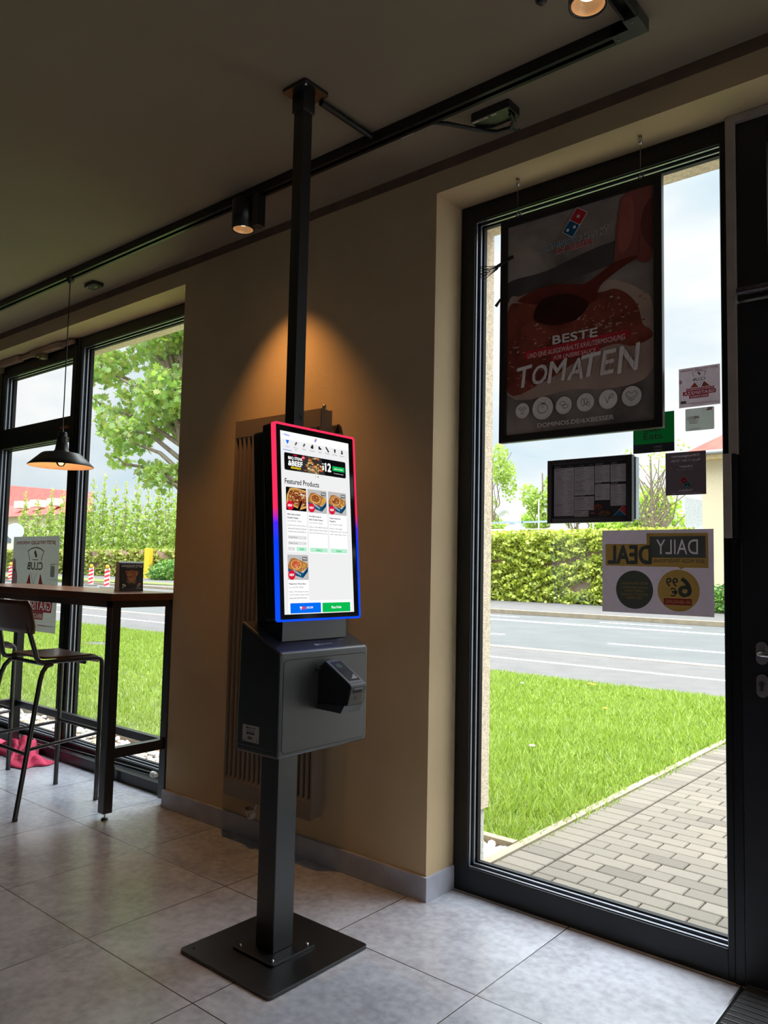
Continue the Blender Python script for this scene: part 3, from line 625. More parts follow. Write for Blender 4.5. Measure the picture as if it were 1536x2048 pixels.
for i in range(n):
    xc = x0 + (i + .5) * p_
    for z_, s_ in ((zb + .075, 1), (zt - .075, -1)):
        g.add([(xc - p_ * .34, yf, z_), (xc + p_ * .34, yf, z_), (xc + p_ * .12, yf + .017, z_ + s_ * .022), (xc - p_ * .12, yf + .017, z_ + s_ * .022)], [(0, 1, 2, 3)])
g.build('ribbed_panel', RADM, R_)
g = G(); g.box(x0, x1, 2.476, 2.503, zb + .02, zt - .02); g.build('rear_panel', RADM, R_, bevel=.004)
G().box(x1 + .0005, x1 + .004, yf + .002, 2.507, zb + .006, zt + .004).build('side_cover', RADM, R_, bevel=.002)
G().box(x0 - .004, x0 - .0005, yf + .002, 2.507, zb + .006, zt + .004).build('side_cover', RADM, R_, bevel=.002)
g = G(); g.box(x0 - .003, x1 + .003, yf + .0005, yf + .006, zt + .0005, zt + .006); g.box(x0 - .003, x1 + .003, 2.50, 2.507, zt + .0005, zt + .006)
for i in range(46): xx = x0 + .006 + i * .0127; g.box(xx, xx + .004, yf + .006, 2.50, zt + .001, zt + .005)
g.build('top_grille', RADM, R_)
G().lathe([(0, .030), (.006, .030), (.009, .022), (.011, .010), (.011, 0)], (x1 - .03, 2.49, zt + .006), 14).build('vent_plug', CHROME, R_)
v = G().cyl((-2.86, 2.47, .150), (-2.80, 2.44, .150), .020, 20); v.cyl((-2.80, 2.44, .150), (-2.785, 2.4325, .150), .013, 16)
v.build('thermostat_valve', mat('valve_grey', (150, 136, 126), .35, .2), R_, bevel=.002)
G().cyl((-2.885, 2.482, .150), (-2.861, 2.470, .150), .013, 16).build('valve_nut', CHROME, R_)
g = G().tube([(-2.82, 2.47, .16), (-2.80, 2.475, .21)], .009, 12); g.tube([(-2.74, 2.47, .205), (-2.74, 2.47, .10), (-2.74, 2.47, .012)], .0075, 12); g.lathe([(.008, .014), (.018, .012), (.020, .004), (.020, 0.0)], (-2.74, 2.47, 0), 18)
g.build('pipe', mat('pipe_cream', (190, 170, 150), .4), R_)
for xx in (-2.9, -2.52): G().box(xx, xx + .03, 2.503, 2.53, 1.7, 1.78).build('wall_bracket', RADM, R_)
t = tag(G().prism([(-2.404, 1.895), (-2.372, 1.895), (-2.381, 1.925), (-2.390, 1.934)], 2.515, 2.53, axis=1).build('wall_hook', BLACK), 'small black pointed hook on the wall right of the radiator', 'hook')

# ================================================================== TRACK LIGHTING
TRK = mat('black_track', (22, 22, 23), .35, var=.05)
TR = thing('lighting_track', 'long black power track running along the ceiling parallel to the window wall', 'track', (-3.2, 2.215, 2.985))
g = G(); g.box(-9.3, -.905, 2.192, 2.200, 2.945, 2.9848); g.box(-9.3, -.905, 2.230, 2.238, 2.945, 2.9848); g.box(-9.3, -.905, 2.200, 2.230, 2.972, 2.9848); g.box(-9.3, -.905, 2.200, 2.206, 2.945, 2.948); g.box(-9.3, -.905, 2.224, 2.230, 2.945, 2.948)
g.build('rail', TRK, TR)
OLIVE = mat('track_corner_cover', (64, 66, 58), .45)
g = G(); g.box(-.905, -.858, 2.150, 2.238, 2.943, 2.9848); g.box(-.960, -.905, 2.192, 2.238, 2.943, 2.9848)
g.build('corner_joint', OLIVE, TR, bevel=.001)
for x, y in ((-.882, 2.165), (-.945, 2.215)): G().cyl((x, y, 2.943), (x, y, 2.940), .004, 10).build('screw', CHROME, TR)
g = G(); g.box(-.905, -.897, .2, 2.15, 2.945, 2.9848); g.box(-.866, -.858, .2, 2.15, 2.945, 2.9848); g.box(-.897, -.866, .2, 2.15, 2.972, 2.9848)
g.build('rail', TRK, TR)
G().box(-9.3, -.97, 2.2385, 2.252, 2.958, 2.9848).build('cable_duct', TRK, TR)
G().cyl((-1.935, 1.908, 2.967), (-1.935, 2.192, 2.967), .012, 12).build('branch_conduit', TRK, TR)
LENS = glow('warm_lens', (255, 222, 178), 3.)
REFL = mat('spot_reflector', (235, 200, 160), .3, .4)
def spot(label, c, zt, zb, r, adapt, energy, aim, size=78, blend=.6, tilt=None):
    t = thing('track_spotlight', label, 'spotlight', (c[0], c[1], zb), 'black cylinder spotlights on the ceiling track')
    g = G().lathe([(0, zt), (r - .004, zt), (r, zt - .004), (r, zb), (r - .004, zb), (r - .006, zb + .004), (r - .012, zb + .035), (0, zb + .035)], (c[0], c[1], 0), 40)
    g.build('housing', BLACK, t)
    G().lathe([(r - .0075, zb + .003), (r - .011, zb + .018), (r * .45, zb + .030)], (c[0], c[1], 0), 36).build('reflector', REFL, t)
    G().lathe([(0, zb + .0335), (r * .62, zb + .0335)], (c[0], c[1], 0), 30).build('lens', LENS, t)
    G().box(*adapt).build('adapter', BLACK, t, bevel=.003)
    G().cyl((c[0], c[1], zt - .02), ((adapt[0] + adapt[1]) / 2, (adapt[2] + adapt[3]) / 2, zt - .02), .012, 14).build('swivel_joint', BLACK, t)
    l = D.lights.new('spot_lamp', 'SPOT'); l.energy = energy; l.spot_size = math.radians(size); l.spot_blend = blend; l.color = (1., .48, .15); l.shadow_soft_size = .022
    o = D.objects.new('spot_lamp', l); COL.objects.link(o); o.location = (c[0], c[1], zb + .006); o.rotation_euler = Vector(aim).to_track_quat('-Z', 'Y').to_euler()
    return t
spot('small black ceiling spotlight over the radiator, washing the wall with warm light', (-2.715, 2.205), 2.945, 2.808, .052, (-2.64, -2.60, 2.19, 2.235, 2.80, 2.945), 15.5, (.02, .14, -1), 80, .9)
spot('black ceiling spotlight cut off by the top photo edge near the track corner', (-.880, 1.862), 2.944, 2.812, .052, (-.903, -.860, 1.70, 1.745, 2.81, 2.945), 5, (-.1, -.05, -1), 60, .6)

# pendant lamp over the bar table
px, py = -4.285, 2.215
P_ = thing('pendant_lamp', 'black metal pendant lamp with glowing filament bulb hanging over the bar table', 'lamp', (px, py, 1.83))
prof = [(.178, 1.838), (.179, 1.842), (.152, 1.868), (.112, 1.906), (.102, 1.913), (.046, 1.922), (.037, 1.933), (.032, 1.965), (.027, 2.000), (.029, 2.004), (.029, 2.010), (.026, 2.014), (.026, 2.030), (.023, 2.036), (.005, 2.039)]
G().lathe(prof, (px, py, 0), 56).build('lamp_shade', mat('shade_black', (36, 37, 40), .38, .2, bump=.02), P_)
G().lathe([(.1775, 1.8375), (.150, 1.865), (.110, 1.903), (.100, 1.910), (.042, 1.919), (.020, 1.921)], (px, py, 0), 56).build('shade_lining', mat('shade_lining_white', (226, 206, 186), .5), P_)
bulb = glassmat('bulb_glass', (1, .93, .8), 1.2)
G().lathe([(.004, 1.836), (.016, 1.840), (.026, 1.854), (.029, 1.870), (.024, 1.888), (.014, 1.902), (.013, 1.915)], (px, py, 0), 24).build('bulb', bulb, P_)
fl = G()
for a in range(6): c_ = math.cos(a * 1.047); s_ = math.sin(a * 1.047); fl.cyl((px + .008 * c_, py + .008 * s_, 1.850), (px + .010 * c_, py + .010 * s_, 1.888), .0011, 6)
fl.build('filament', glow('filament', (255, 176, 70), 14.), P_)
G().tube([(px, py, 2.038), (px, py, 2.058)], [.008, .004], 12).build('cord_grip', BLACK, P_)
G().cyl((px, py, 2.056), (px, py, 2.93), .0032, 8).build('cord', BLACK, P_)
G().lathe([(0, 2.915), (.012, 2.915), (.016, 2.925), (.022, 2.930), (.022, 2.945)], (px, py, 0), 20).build('ceiling_adapter', BLACK, P_)
l = D.lights.new('bulb_lamp', 'POINT'); l.energy = .55; l.color = (1, .48, .20); l.shadow_soft_size = .02; o = D.objects.new('bulb_lamp', l); COL.objects.link(o); o.location = (px, py, 1.868)

# ceiling bits
t = thing('power_supply', 'black power supply block with white type labels fixed under the ceiling', 'power supply', (-1.48, 2.36, 2.96))
G().prism(rrect(-1.566, -1.402, 2.322, 2.405, .008), 2.952, 2.9848, axis=2).build('casing', BLACK, t, bevel=.002)
q = Print((-1.566, 2.322, 2.9517), U=(1, 0, 0), V=(0, 1, 0), Nn=(0, 0, -1)); q.rect(.004, .005, .070, .016, LPAP, 1); q.rect(.030, .0085, .055, .012, rdp := mat('label_red', (150, 60, 60), .6), 2); q.build('type_label', t)
q = Print((-1.566, 2.322, 2.9517), U=(1, 0, 0), V=(0, 1, 0), Nn=(0, 0, -1)); q.rect(.085, .005, .106, .016, LPAP, 1); q.rect(.092, .009, .100, .012, INK, 2); q.build('rating_label', t)
g = G().tube([(-1.69, 2.245, 2.962), (-1.64, 2.28, 2.955), (-1.57, 2.36, 2.945), (-1.51, 2.415, 2.938), (-1.45, 2.42, 2.935), (-1.42, 2.39, 2.935), (-1.415, 2.355, 2.945)], .008, 10)
g.tube([(-1.45, 2.425, 2.935), (-1.438, 2.447, 2.932), (-1.428, 2.450, 2.936)], .004, 8); g.build('power_cable', BLACK, t)
t = thing('ceiling_sensor', 'small dark rectangular detector on the ceiling near the pendant cord', 'sensor', (-4.35, 2.40, 2.96))
G().prism(rrect(-4.405, -4.295, 2.365, 2.435, .008), 2.962, 2.9848, axis=2).build('casing', mat('sensor_brown', (40, 34, 32), .5), t, bevel=.002)
G().lathe([(0, 2.956), (.020, 2.957), (.026, 2.962)], (-4.35, 2.40, 0), 20).build('lens', BLACK, t)
q = Print((-4.40, 2.372, 2.9617), U=(1, 0, 0), V=(0, 1, 0), Nn=(0, 0, -1)); q.rect(.006, .002, .024, .008, LPAP, 1); q.build('type_label', t)
t = thing('ceiling_screw_cap', 'tiny dark cap on the ceiling at the top edge of the photo', 'cap', (-1.063, 1.95, 2.975))
G().lathe([(0, 2.972), (.010, 2.973), (.013, 2.979), (.013, 2.9848)], (-1.078, 1.965, 0), 18).build('cap', BLACK, t)
G().lathe([(.0135, 2.981), (.017, 2.981), (.017, 2.9848)], (-1.078, 1.965, 0), 18).build('ring', TRK, t)
tag(G().prism(rrect(-1.85, -1.79, 2.256, 2.27, .004), 2.965, 2.9848, axis=2).build('cable_tag', LPAP), 'small pale tag tucked behind the ceiling track', 'tag')

# window opener gear along the head of the left window
OP = mat('opener_brown_alu', (170, 140, 118), .5, .1)
t = thing('window_opener', 'brown window opener rods and arms under the soffit over the vent sashes', 'window opener', (-5.8, 2.67, 2.80))
for a, b_ in ((-7.2, -6.55), (-6.50, -5.87), (-5.69, -5.25)): G().box(a, b_, 2.655, 2.70, 2.806, 2.846).build('motor_box', OP, t, bevel=.003)
for a, b_ in ((-5.866, -5.694), (-5.245, -5.10)): G().box(a, b_, 2.668, 2.695, 2.812, 2.838).build('rod', OP, t, bevel=.002)
for a in (-5.60, -6.30): G().prism([(a, 2.805), (a + .11, 2.805), (a + .11, 2.765), (a + .06, 2.765), (a + .06, 2.785), (a, 2.785)], 2.655, 2.70, axis=1).build('arm', mat('opener_arm', (150, 136, 104), .45, .4), t, bevel=.002)
t = tag(G().box(-5.24, -5.15, 2.685, 2.709, 2.226, 2.240).build('sash_catch', mat('copper_catch', (176, 104, 66), .4, .5)), 'small copper-coloured catch on the vent sash beside the mullion', 'catch')
# tube lying along the foot of the left window
t = thing('floor_tube', 'black glossy tube with white end cap along the foot of the left window', 'tube', (-4.5, 2.60, .10))
G().cyl((-5.4, 2.615, .085), (-3.83, 2.600, .118), .011, 16).build('tube', mat('tube_gloss', (40, 42, 46), .15, .6), t)
g = G().cyl((-3.83, 2.600, .118), (-3.80, 2.600, .119), .017, 18); g.cyl((-3.80, 2.600, .119), (-3.785, 2.6, .1195), .012, 14); g.build('end_cap', WHITE, t)
for x in (-4.25, -5.3): G().box(x - .006, x + .006, 2.602, 2.622, .001, .082).build('foot', BLACK, t)

# ================================================================== BAR TABLE
WOOD = mat('oak_veneer', (118, 76, 48), .28, scale=3, c2=(138, 92, 60), bump=.03, bscale=90)
EDGE = mat('oak_edge', (84, 46, 28), .4, c2=(100, 58, 34), scale=9)
T_ = thing('bar_table', 'long high bar table with wooden top and black steel frame by the left window', 'table', (-4.5, 2.38, 0))
G().box(-5.46, -3.606, 2.165, 2.600, 1.098, 1.135).build('tabletop', [WOOD], T_, bevel=.002)
g = G(); g.box(-5.462, -3.6055, 2.1635, 2.1650, 1.099, 1.134); g.box(-3.6060, -3.6045, 2.165, 2.600, 1.099, 1.134); g.build('edge_band', EDGE, T_)
g = G(); g.box(-5.40, -3.615, 2.180, 2.205, 1.062, 1.0975); g.box(-5.40, -3.615, 2.555, 2.58, 1.062, 1.0975); g.box(-3.64, -3.615, 2.205, 2.555, 1.062, 1.0975); g.box(-5.40, -5.375, 2.205, 2.555, 1.062, 1.0975)
g.build('apron', BLACK, T_)
for x in (-3.670, -5.43):
    for y in (2.180, 2.530):
        lg_ = G().box(x, x + .055, y, y + .050, .035, 1.0975).build('leg', BLACK, T_, bevel=.002)
        G().lathe([(0, .008), (.016, .008), (.017, .004), (.017, 0)], (x + .027, y + .025, 0), 18).build('levelling_foot', BLACK, lg_)
        G().cyl((x + .027, y + .025, .007), (x + .027, y + .025, .036), .004, 10).build('foot_screw', CHROME, lg_)
for x in (-3.665, -5.42): G().box(x, x + .04, 2.23, 2.53, .300, .352).build('side_stretcher', BLACK, T_, bevel=.002)
G().box(-5.37, -3.668, 2.540, 2.575, .302, .345).build('rear_stretcher', BLACK, T_, bevel=.002)
# tent card
t = thing('menu_tent_card', 'small black folded tent card with a pizza slice standing on the bar table', 'card', (-3.865, 2.43, 1.1355))
prof = [(-3.895, 1.1358), (-3.840, 1.1358)] + [(-3.8425 - .001 * i, 1.135 + .155 * i / 8) for i in range(1, 8)] + [(-3.8675 + .017 * math.cos(a), 1.288 + .012 * math.sin(a)) for a in (.2, .7, 1.2, 1.57, 2.0, 2.5, 3.)] + [(-3.8925 + .001 * i, 1.135 + .155 * i / 8) for i in range(7, 0, -1)]
o = G().prism(prof, 2.352, 2.500, axis=1)
o.m = [0] * len(o.f); o.m[0] = 1; o.m[1] = 1
o.build('card', [mat('card_black', (20, 19, 20), .45), mat('card_white', (205, 208, 216), .6)], t)
tc_ = Print((-3.8445, 2.352, 1.1358), U=(0, 1, 0), V=(-.03, 0, 1), Nn=(1, 0, 0))
cw, cg = mat('card_lettering', (225, 222, 220), .6), mat('card_slice', (150, 86, 50), .6)
tc_.text('GANGNAM STYLE', .010, .134, .140, .147, cw, 6, bold=.04); tc_.text('KOREAN BBQ CHICKEN PIZZA', .040, .1285, .110, .1315, cw, 6)
tc_.poly([(.034, .112), (.075, .118), (.118, .112), (.114, .095), (.084, .048), (.062, .052), (.040, .095)], cg, 5)
rr = random.Random(4)
for i in range(55): u_ = rr.uniform(.040, .112); v_ = rr.uniform(.060, .112); (abs(u_ - .076) < (v_ - .045) * .62) and tc_.ell(u_, v_, rr.uniform(.002, .005), rr.uniform(.001, .003), rr.choice((mat('card_red', (150, 40, 30), .6), mat('card_cheese', (214, 170, 110), .6), cg)), 6 + i % 2, 7, .3)
for i in range(7): tc_.line([(.046 + i * .009, .075), (.048 + i * .009, .048 - (i % 3) * .004)], .002, mat('card_cheese', (214, 170, 110)), 6)
tc_.text('7', .018, .018, .030, .040, cw, 6, bold=.06); tc_.text('99', .030, .024, .040, .038, cw, 6, bold=.04); tc_.rect(.016, .010, .044, .014, mat('print_red', (200, 38, 52), .6), 6)
tc_.logo(.122, .036, .024, 50, mat('print_red', (200, 38, 52), .6), mat('print_blue', (0, 92, 140), .6), cw, 5); tc_.text("Domino's", .104, .013, .140, .021, cw, 6, bold=.03); tc_.text('Pizza', .113, .006, .131, .011, cw, 6)
for x in (.016, .124):
    for i in range(5): tc_.rect(x, .060 + i * .007, x + .014, .061 + i * .007, mat('card_lilac', (110, 96, 160), .6), 6)
tc_.build('print', t)

# ================================================================== BAR STOOLS
STEEL = mat('stool_steel', (86, 84, 84), .28, .7)
PLY = mat('stool_plywood', (92, 54, 34), .32, c2=(112, 70, 44), scale=5, coat=.15)
St = thing('bar_stool', 'wooden bar stool with grey steel frame nearest the camera at the bar table', 'stool', (-4.20, 2.12, 0), 'stools along the bar table')
cx = -4.20
for s in (1, -1):
    # one bent tube per side: front leg, seat rail, back upright
    fx, rx = cx + s * .220, cx + s * .265
    p = [(fx, 2.350, .012), (fx, 2.352, .72)] + [(fx, 2.317 + .035 * math.cos(a), .735 + .035 * math.sin(a)) for a in (.3, .7, 1.1, 1.5)] + [(cx + s * .205, 2.10, .766), (cx + s * .200, 2.03, .764)] + [(cx + s * .197, 2.005 , .770), (cx + s * .193, 1.992, .790), (cx + s * .190, 1.986, .82), (cx + s * .168, 1.952, .95), (cx + s * .150, 1.932, 1.062)]
    G().tube(p, .0125, 14).build('side_tube', STEEL, St)
    lgp = [(cx + s * .200, 2.075, .752), (cx + s * .207, 2.040, .742), (cx + s * .214, 2.018, .715), (cx + s * .222, 2.003, .67), (rx, 1.890, .012)]
    lg_ = G().tube(lgp, .0125, 14).build('leg', STEEL, St)
    G().cyl((rx, 1.8895, 0), (rx, 1.8905, .014), .0135, 14).build('foot_cap', BLACK, lg_)
    G().cyl((fx, 2.350, 0), (fx, 2.350, .014), .0135, 14).build('foot_cap', BLACK, St)
    G().cyl((cx + s * .244, 1.948, .335), (fx, 2.350, .362), .009, 12).build('side_rung', STEEL, St)
G().cyl((cx + .220, 2.350, .372), (cx - .220, 2.350, .372), .009, 12).build('front_rung', STEEL, St)
G().cyl((cx + .244, 1.948, .310), (cx - .244, 1.948, .310), .009, 12).build('rear_rung', STEEL, St)
G().cyl((cx + .2, 2.06, .748), (cx - .2, 2.06, .748), .010, 12).build('seat_support', STEEL, St)
G().cyl((cx + .2, 2.26, .748), (cx - .2, 2.26, .748), .010, 12).build('seat_support', STEEL, St)
def shell(fn, nu, nv, th, name, m, parent):
    g = G(); top = [[Vector(fn(i / nu, j / nv)) for j in range(nv + 1)] for i in range(nu + 1)]
    idx = lambda k, i, j: k * (nu + 1) * (nv + 1) + i * (nv + 1) + j; vs = []; off = []
    for i in range(nu + 1):
        for j in range(nv + 1):
            a = top[min(i + 1, nu)][j] - top[max(i - 1, 0)][j]; b = top[i][min(j + 1, nv)] - top[i][max(j - 1, 0)]; nn = a.cross(b); nn = nn.normalized() if nn.length > 1e-9 else Vector((0, 0, 1))
            vs.append(top[i][j]); off.append(top[i][j] - nn * th)
    fs = []
    for i in range(nu):
        for j in range(nv): fs.append((idx(0, i, j), idx(0, i + 1, j), idx(0, i + 1, j + 1), idx(0, i, j + 1))); fs.append((idx(1, i, j), idx(1, i, j + 1), idx(1, i + 1, j + 1), idx(1, i + 1, j)))
    for i in range(nu): fs.append((idx(0, i, 0), idx(1, i, 0), idx(1, i + 1, 0), idx(0, i + 1, 0))); fs.append((idx(0, i, nv), idx(0, i + 1, nv), idx(1, i + 1, nv), idx(1, i, nv)))
    for j in range(nv): fs.append((idx(0, 0, j), idx(0, 0, j + 1), idx(1, 0, j + 1), idx(1, 0, j))); fs.append((idx(0, nu, j), idx(1, nu, j), idx(1, nu, j + 1), idx(0, nu, j + 1)))
    g.add(vs + off, fs, 0, True)
    o = g.build(name, m, parent, smooth_all=False); return o
def seatf(u, v):
    w = .195 * (1 - .12 * max(0, abs(v * 2 - 1) - .7) ** 1.0 * 3); x = (u * 2 - 1) * w; y = 2.035 + v * .325
    z = .783 - .010 * math.sin(v * math.pi) * (1 - (u * 2 - 1) ** 2) * 1.0 + .006
    if v > .86: z -= ((v - .86) / .14) ** 2 * .045
    return (cx + x, y, z)
shell(seatf, 14, 22, .010, 'seat', PLY, St)
def backf(u, v):
    a = u * 2 - 1; k = 1 - .10 * max(0, abs(v * 2 - 1) - .6) / .4 * 1.0; x = a * .228 * (k if abs(a) > .85 else 1)
    return (cx + x, 1.966 - v * .040 - .024 * (1 - a * a) + .006, .918 + v * .170)
bk_ = shell(backf, 18, 8, -.011, 'backrest', PLY, St)
for s in (1, -1):
    for z_ in (.95, 1.05): G().cyl((cx + s * .155, 1.955, z_), (cx + s * .155, 1.972, z_), .006, 10).build('rivet', CHROME, bk_)
St2 = copy_tree(St, (-.945, -.045, 0)); St2['label'] = 'second bar stool, cut off by the left edge of the photo'

# ================================================================== RED CLOTH
CL = mat('crimson_cloth', (216, 52, 92), .75, c2=(230, 72, 110), scale=14, bump=.25, bscale=220)
nu, nv = 60, 26; rr = random.Random(5); ph = [(rr.uniform(2, 7), rr.uniform(3, 9), rr.uniform(0, 6.28), rr.uniform(.3, 1)) for _ in range(7)]
vs = []
for i in range(nu + 1):
    for j in range(nv + 1):
        u, v = i / nu, j / nv; env = math.sin(math.pi * min(1, max(0, u))) ** .6 * math.sin(math.pi * v) ** .5
        h = sum(a * math.sin(f1 * u * 3 + f2 * v + p0 + 2.0 * math.sin(3 * v + p0)) for f1, f2, p0, a in ph) / 3
        x = -5.72 + u * .86 + .02 * math.sin(9 * v + 2); y = 2.40 + .05 * math.sin(5 * u) + v * .225 + .018 * math.sin(14 * u)
        y -= .03 * env * math.sin(6 * u); z = .004 + env * (.026 + .060 * abs(h) + .012 * math.sin(23 * u + 5 * math.sin(8 * v)) ** 2 + .05 * math.exp(-((u - .55) / .12) ** 2) * math.sin(math.pi * v))
        vs.append((x, y, z))
fs = [(i * (nv + 1) + j, (i + 1) * (nv + 1) + j, (i + 1) * (nv + 1) + j + 1, i * (nv + 1) + j + 1) for i in range(nu) for j in range(nv)]
o = G().add(vs, fs, 0, True).build('cloth', CL); sol = o.modifiers.new('thickness', 'SOLIDIFY'); sol.thickness = .003
tag(o, 'crumpled crimson cloth on the floor under the bar table', 'cloth')

# ================================================================== ENTRANCE MAT
t = thing('entrance_mat', 'dark ribbed entrance mat with metal strips set into the floor by the door', 'mat', (.2, 1.9, 0))
G().box(-.746, 1.4, .8, 2.69, .0005, .003).build('mat_base', mat('mat_rubber', (20, 20, 20), .8), t)
g = G(); a = G(); y = .82
while y < 2.68: g.box(-.738, 1.39, y, y + .022, .003, .008); a.box(-.738, 1.39, y + .024, y + .027, .003, .0095); y += .030
o = g.build('carpet_rib', mat('mat_rib', (60, 60, 62), .9, var=.4, scale=200, bump=.8, bscale=600), t); o = a.build('metal_strip', mat('mat_aluminium', (130, 126, 122), .35, .8), t)
G().box(-.751, -.746, .8, 2.70, .0005, .010).build('edge_profile', CHROME, t)

# ================================================================== HANGING POSTER
PRN = lambda n, c, r=.5: mat('print_' + n, c, r, var=.05, scale=30)
red_, blue_, white_, black_ = PRN('red', (200, 38, 52)), PRN('blue', (0, 92, 140)), PRN('white', (246, 238, 234)), PRN('black', (34, 32, 34))
t = thing('hanging_poster', 'large black-framed tomato advertising poster hanging on two wires in the tall window', 'poster', (-1.30, 2.635, 1.795))
X0, Z0, PW, PH, PY = -1.620, 1.793, .652, .904, 2.630
g = G(); b_ = .030
g.box(X0, X0 + b_, PY, PY + .026, Z0, Z0 + PH); g.box(X0 + PW - b_, X0 + PW, PY, PY + .026, Z0, Z0 + PH); g.box(X0 + b_, X0 + PW - b_, PY, PY + .026, Z0, Z0 + b_); g.box(X0 + b_, X0 + PW - b_, PY, PY + .026, Z0 + PH - b_, Z0 + PH)
g.build('poster_frame', BLACK, t, bevel=.003)
G().box(X0 + b_, X0 + PW - b_, PY + .012, PY + .024, Z0 + b_, Z0 + PH - b_).build('back_panel', BLACK, t)
def smoky(name, c1, c2, sc_, dist=.6, c3=None):
    m = mat(name, c1, .42, c2=c2, scale=sc_)
    for n_ in m.node_tree.nodes:
        if n_.type == 'TEX_NOISE': n_.inputs['Distortion'].default_value = dist
    return m
s_ = Print((X0, PY + .0115, Z0), step=.0004); kx_, kz_ = PW / .645, PH / .893
class Q:   # poster units (0.645 x 0.893) -> frame units
    def __getattr__(q, nm):
        f = getattr(s_, nm); return f
bgm = smoky('poster_blur', (104, 94, 90), (186, 172, 164), 2.6); PC = lambda pts: [(a * kx_ / 1000, b * kz_ / 1000) for a, b in pts]
s_.rect(b_, b_, PW - b_, PH - b_, bgm, 0)
s_.blob(PC([(34, 560), (300, 590), (606, 640), (612, 700), (400, 690), (200, 650), (30, 640)]), smoky('poster_shadow', (70, 64, 66), (100, 90, 90), 4), 1)
doughm = smoky('poster_dough', (178, 150, 138), (204, 174, 160), 5)
s_.blob(PC([(31, 545), (90, 574), (148, 578), (431, 560), (500, 540), (562, 500), (609, 440), (612, 250), (600, 200), (560, 170), (454, 160), (307, 176), (32, 190)]), doughm, 2)
s_.blob(PC([(31, 520), (100, 545), (203, 545), (407, 520), (475, 520), (530, 480), (560, 430), (575, 372), (600, 350), (607, 320), (540, 300), (480, 318), (400, 306), (307, 270), (200, 225), (33, 200)]), smoky('poster_sauce', (118, 52, 44), (160, 76, 62), 9, 1.2), 3)
sf = smoky('poster_foam', (190, 124, 112), (212, 154, 140), 14); rr = random.Random(9)
for i in range(190):
    if i < 110: u_ = rr.uniform(.32, .59); v_ = rr.uniform(.33, .50)
    else: u_ = rr.uniform(.034, .22); v_ = rr.uniform(.21, .47)
    s_.ell(u_, v_, rr.uniform(.002, .010), rr.uniform(.0015, .005), rr.choice((sf, doughm, smoky('poster_sauce', 0, 0, 0) if False else MATS['poster_sauce'])), 4 + i % 2, 8, .3)
s_.ell(.43, .44, .075, .035, MATS['poster_sauce'], 6, 26, .12)
for i in range(60): a = rr.uniform(0, 6.28); q = rr.uniform(.5, 1.15); s_.ell(.43 + q * .085 * math.cos(a), .44 + q * .042 * math.sin(a), rr.uniform(.002, .008), rr.uniform(.002, .005), rr.choice((sf, MATS['poster_sauce'])), 7, 8, .3)
wood_ = smoky('poster_spoon', (96, 36, 30), (124, 48, 38), 6, 1.)
hand_ = smoky('poster_hand', (132, 66, 62), (156, 84, 78), 3, .4)
s_.blob(PC([(487, 800), (500, 850), (545, 868), (600, 868), (612, 840), (614, 740), (613, 640), (604, 596), (580, 590), (552, 606), (520, 602), (490, 600), (472, 615), (474, 680), (478, 740)]), hand_, 8); s_.blob(PC([(500, 835), (530, 850), (545, 800), (540, 700), (515, 650), (490, 660), (486, 740)]), smoky('poster_hand_light', (166, 86, 78), (188, 104, 94), 5), 8.5)
s_.blob(PC([(573, 758), (590, 800), (612, 812), (614, 720), (612, 640), (596, 650), (575, 690)]), smoky('poster_hand_dark', (92, 44, 42), (116, 56, 54), 4), 9)
s_.line(PC([(560, 625), (566, 690), (572, 750)]), .002, MATS['poster_hand_dark'], 9)
s_.blob(PC([(82, 560), (130, 578), (186, 588), (255, 586), (300, 574), (340, 566), (367, 566), (420, 590), (474, 617), (549, 622), (552, 612), (500, 590), (431, 552), (410, 525), (407, 497), (357, 483), (281, 485), (203, 510), (93, 548)]), wood_, 10)
s_.blob(PC([(165, 524), (205, 545), (290, 540), (345, 515), (372, 480), (332, 440), (280, 430), (214, 435), (149, 470)]), smoky('poster_deep_shadow', (44, 12, 10), (76, 20, 14), 6), 11)
s_.logo(.318 * kx_, .806 * kz_, .098, 54, red_, blue_, white_, 12)
def T(txt, a, b, c, d, m=white_, l=14, **k): s_.text(txt, a * kx_ / 1000, b * kz_ / 1000, c * kx_ / 1000, d * kz_ / 1000, m, l, **k)
T("DOMINO'S", 179, 729, 325, 751, white_, 12, bold=.154, rot=2); T("DOMINO'S", 179, 729, 325, 751, blue_, 13, bold=.029, rot=2)
T('SCHMECKT', 330, 728, 450, 756, white_, 12, bold=.099, shear=.3, rot=4); T('SCHMECKT', 330, 728, 450, 756, black_, 13, shear=.3, rot=4)
T('6X BESSER', 238, 704, 392, 725, white_, 12, bold=.154, rot=1); T('6X BESSER', 238, 704, 392, 725, red_, 15, bold=.037, rot=1)
T('BESTE', 230, 357, 408, 389, bold=.064)
s_.poly(PC([(111, 317), (111, 349), (525, 362), (525, 334)]), red_, 13); s_.poly(PC([(222, 293), (222, 325), (416, 326), (416, 298)]), red_, 13)
T('UND EINE AUSGEWÄHLTE KRÄUTERMISCHUNG', 124, 324, 512, 347, shear=.2, rot=1.5, l=15); T('FÜR UNSERE SAUCE', 234, 298, 403, 317, shear=.2, rot=1, l=15)
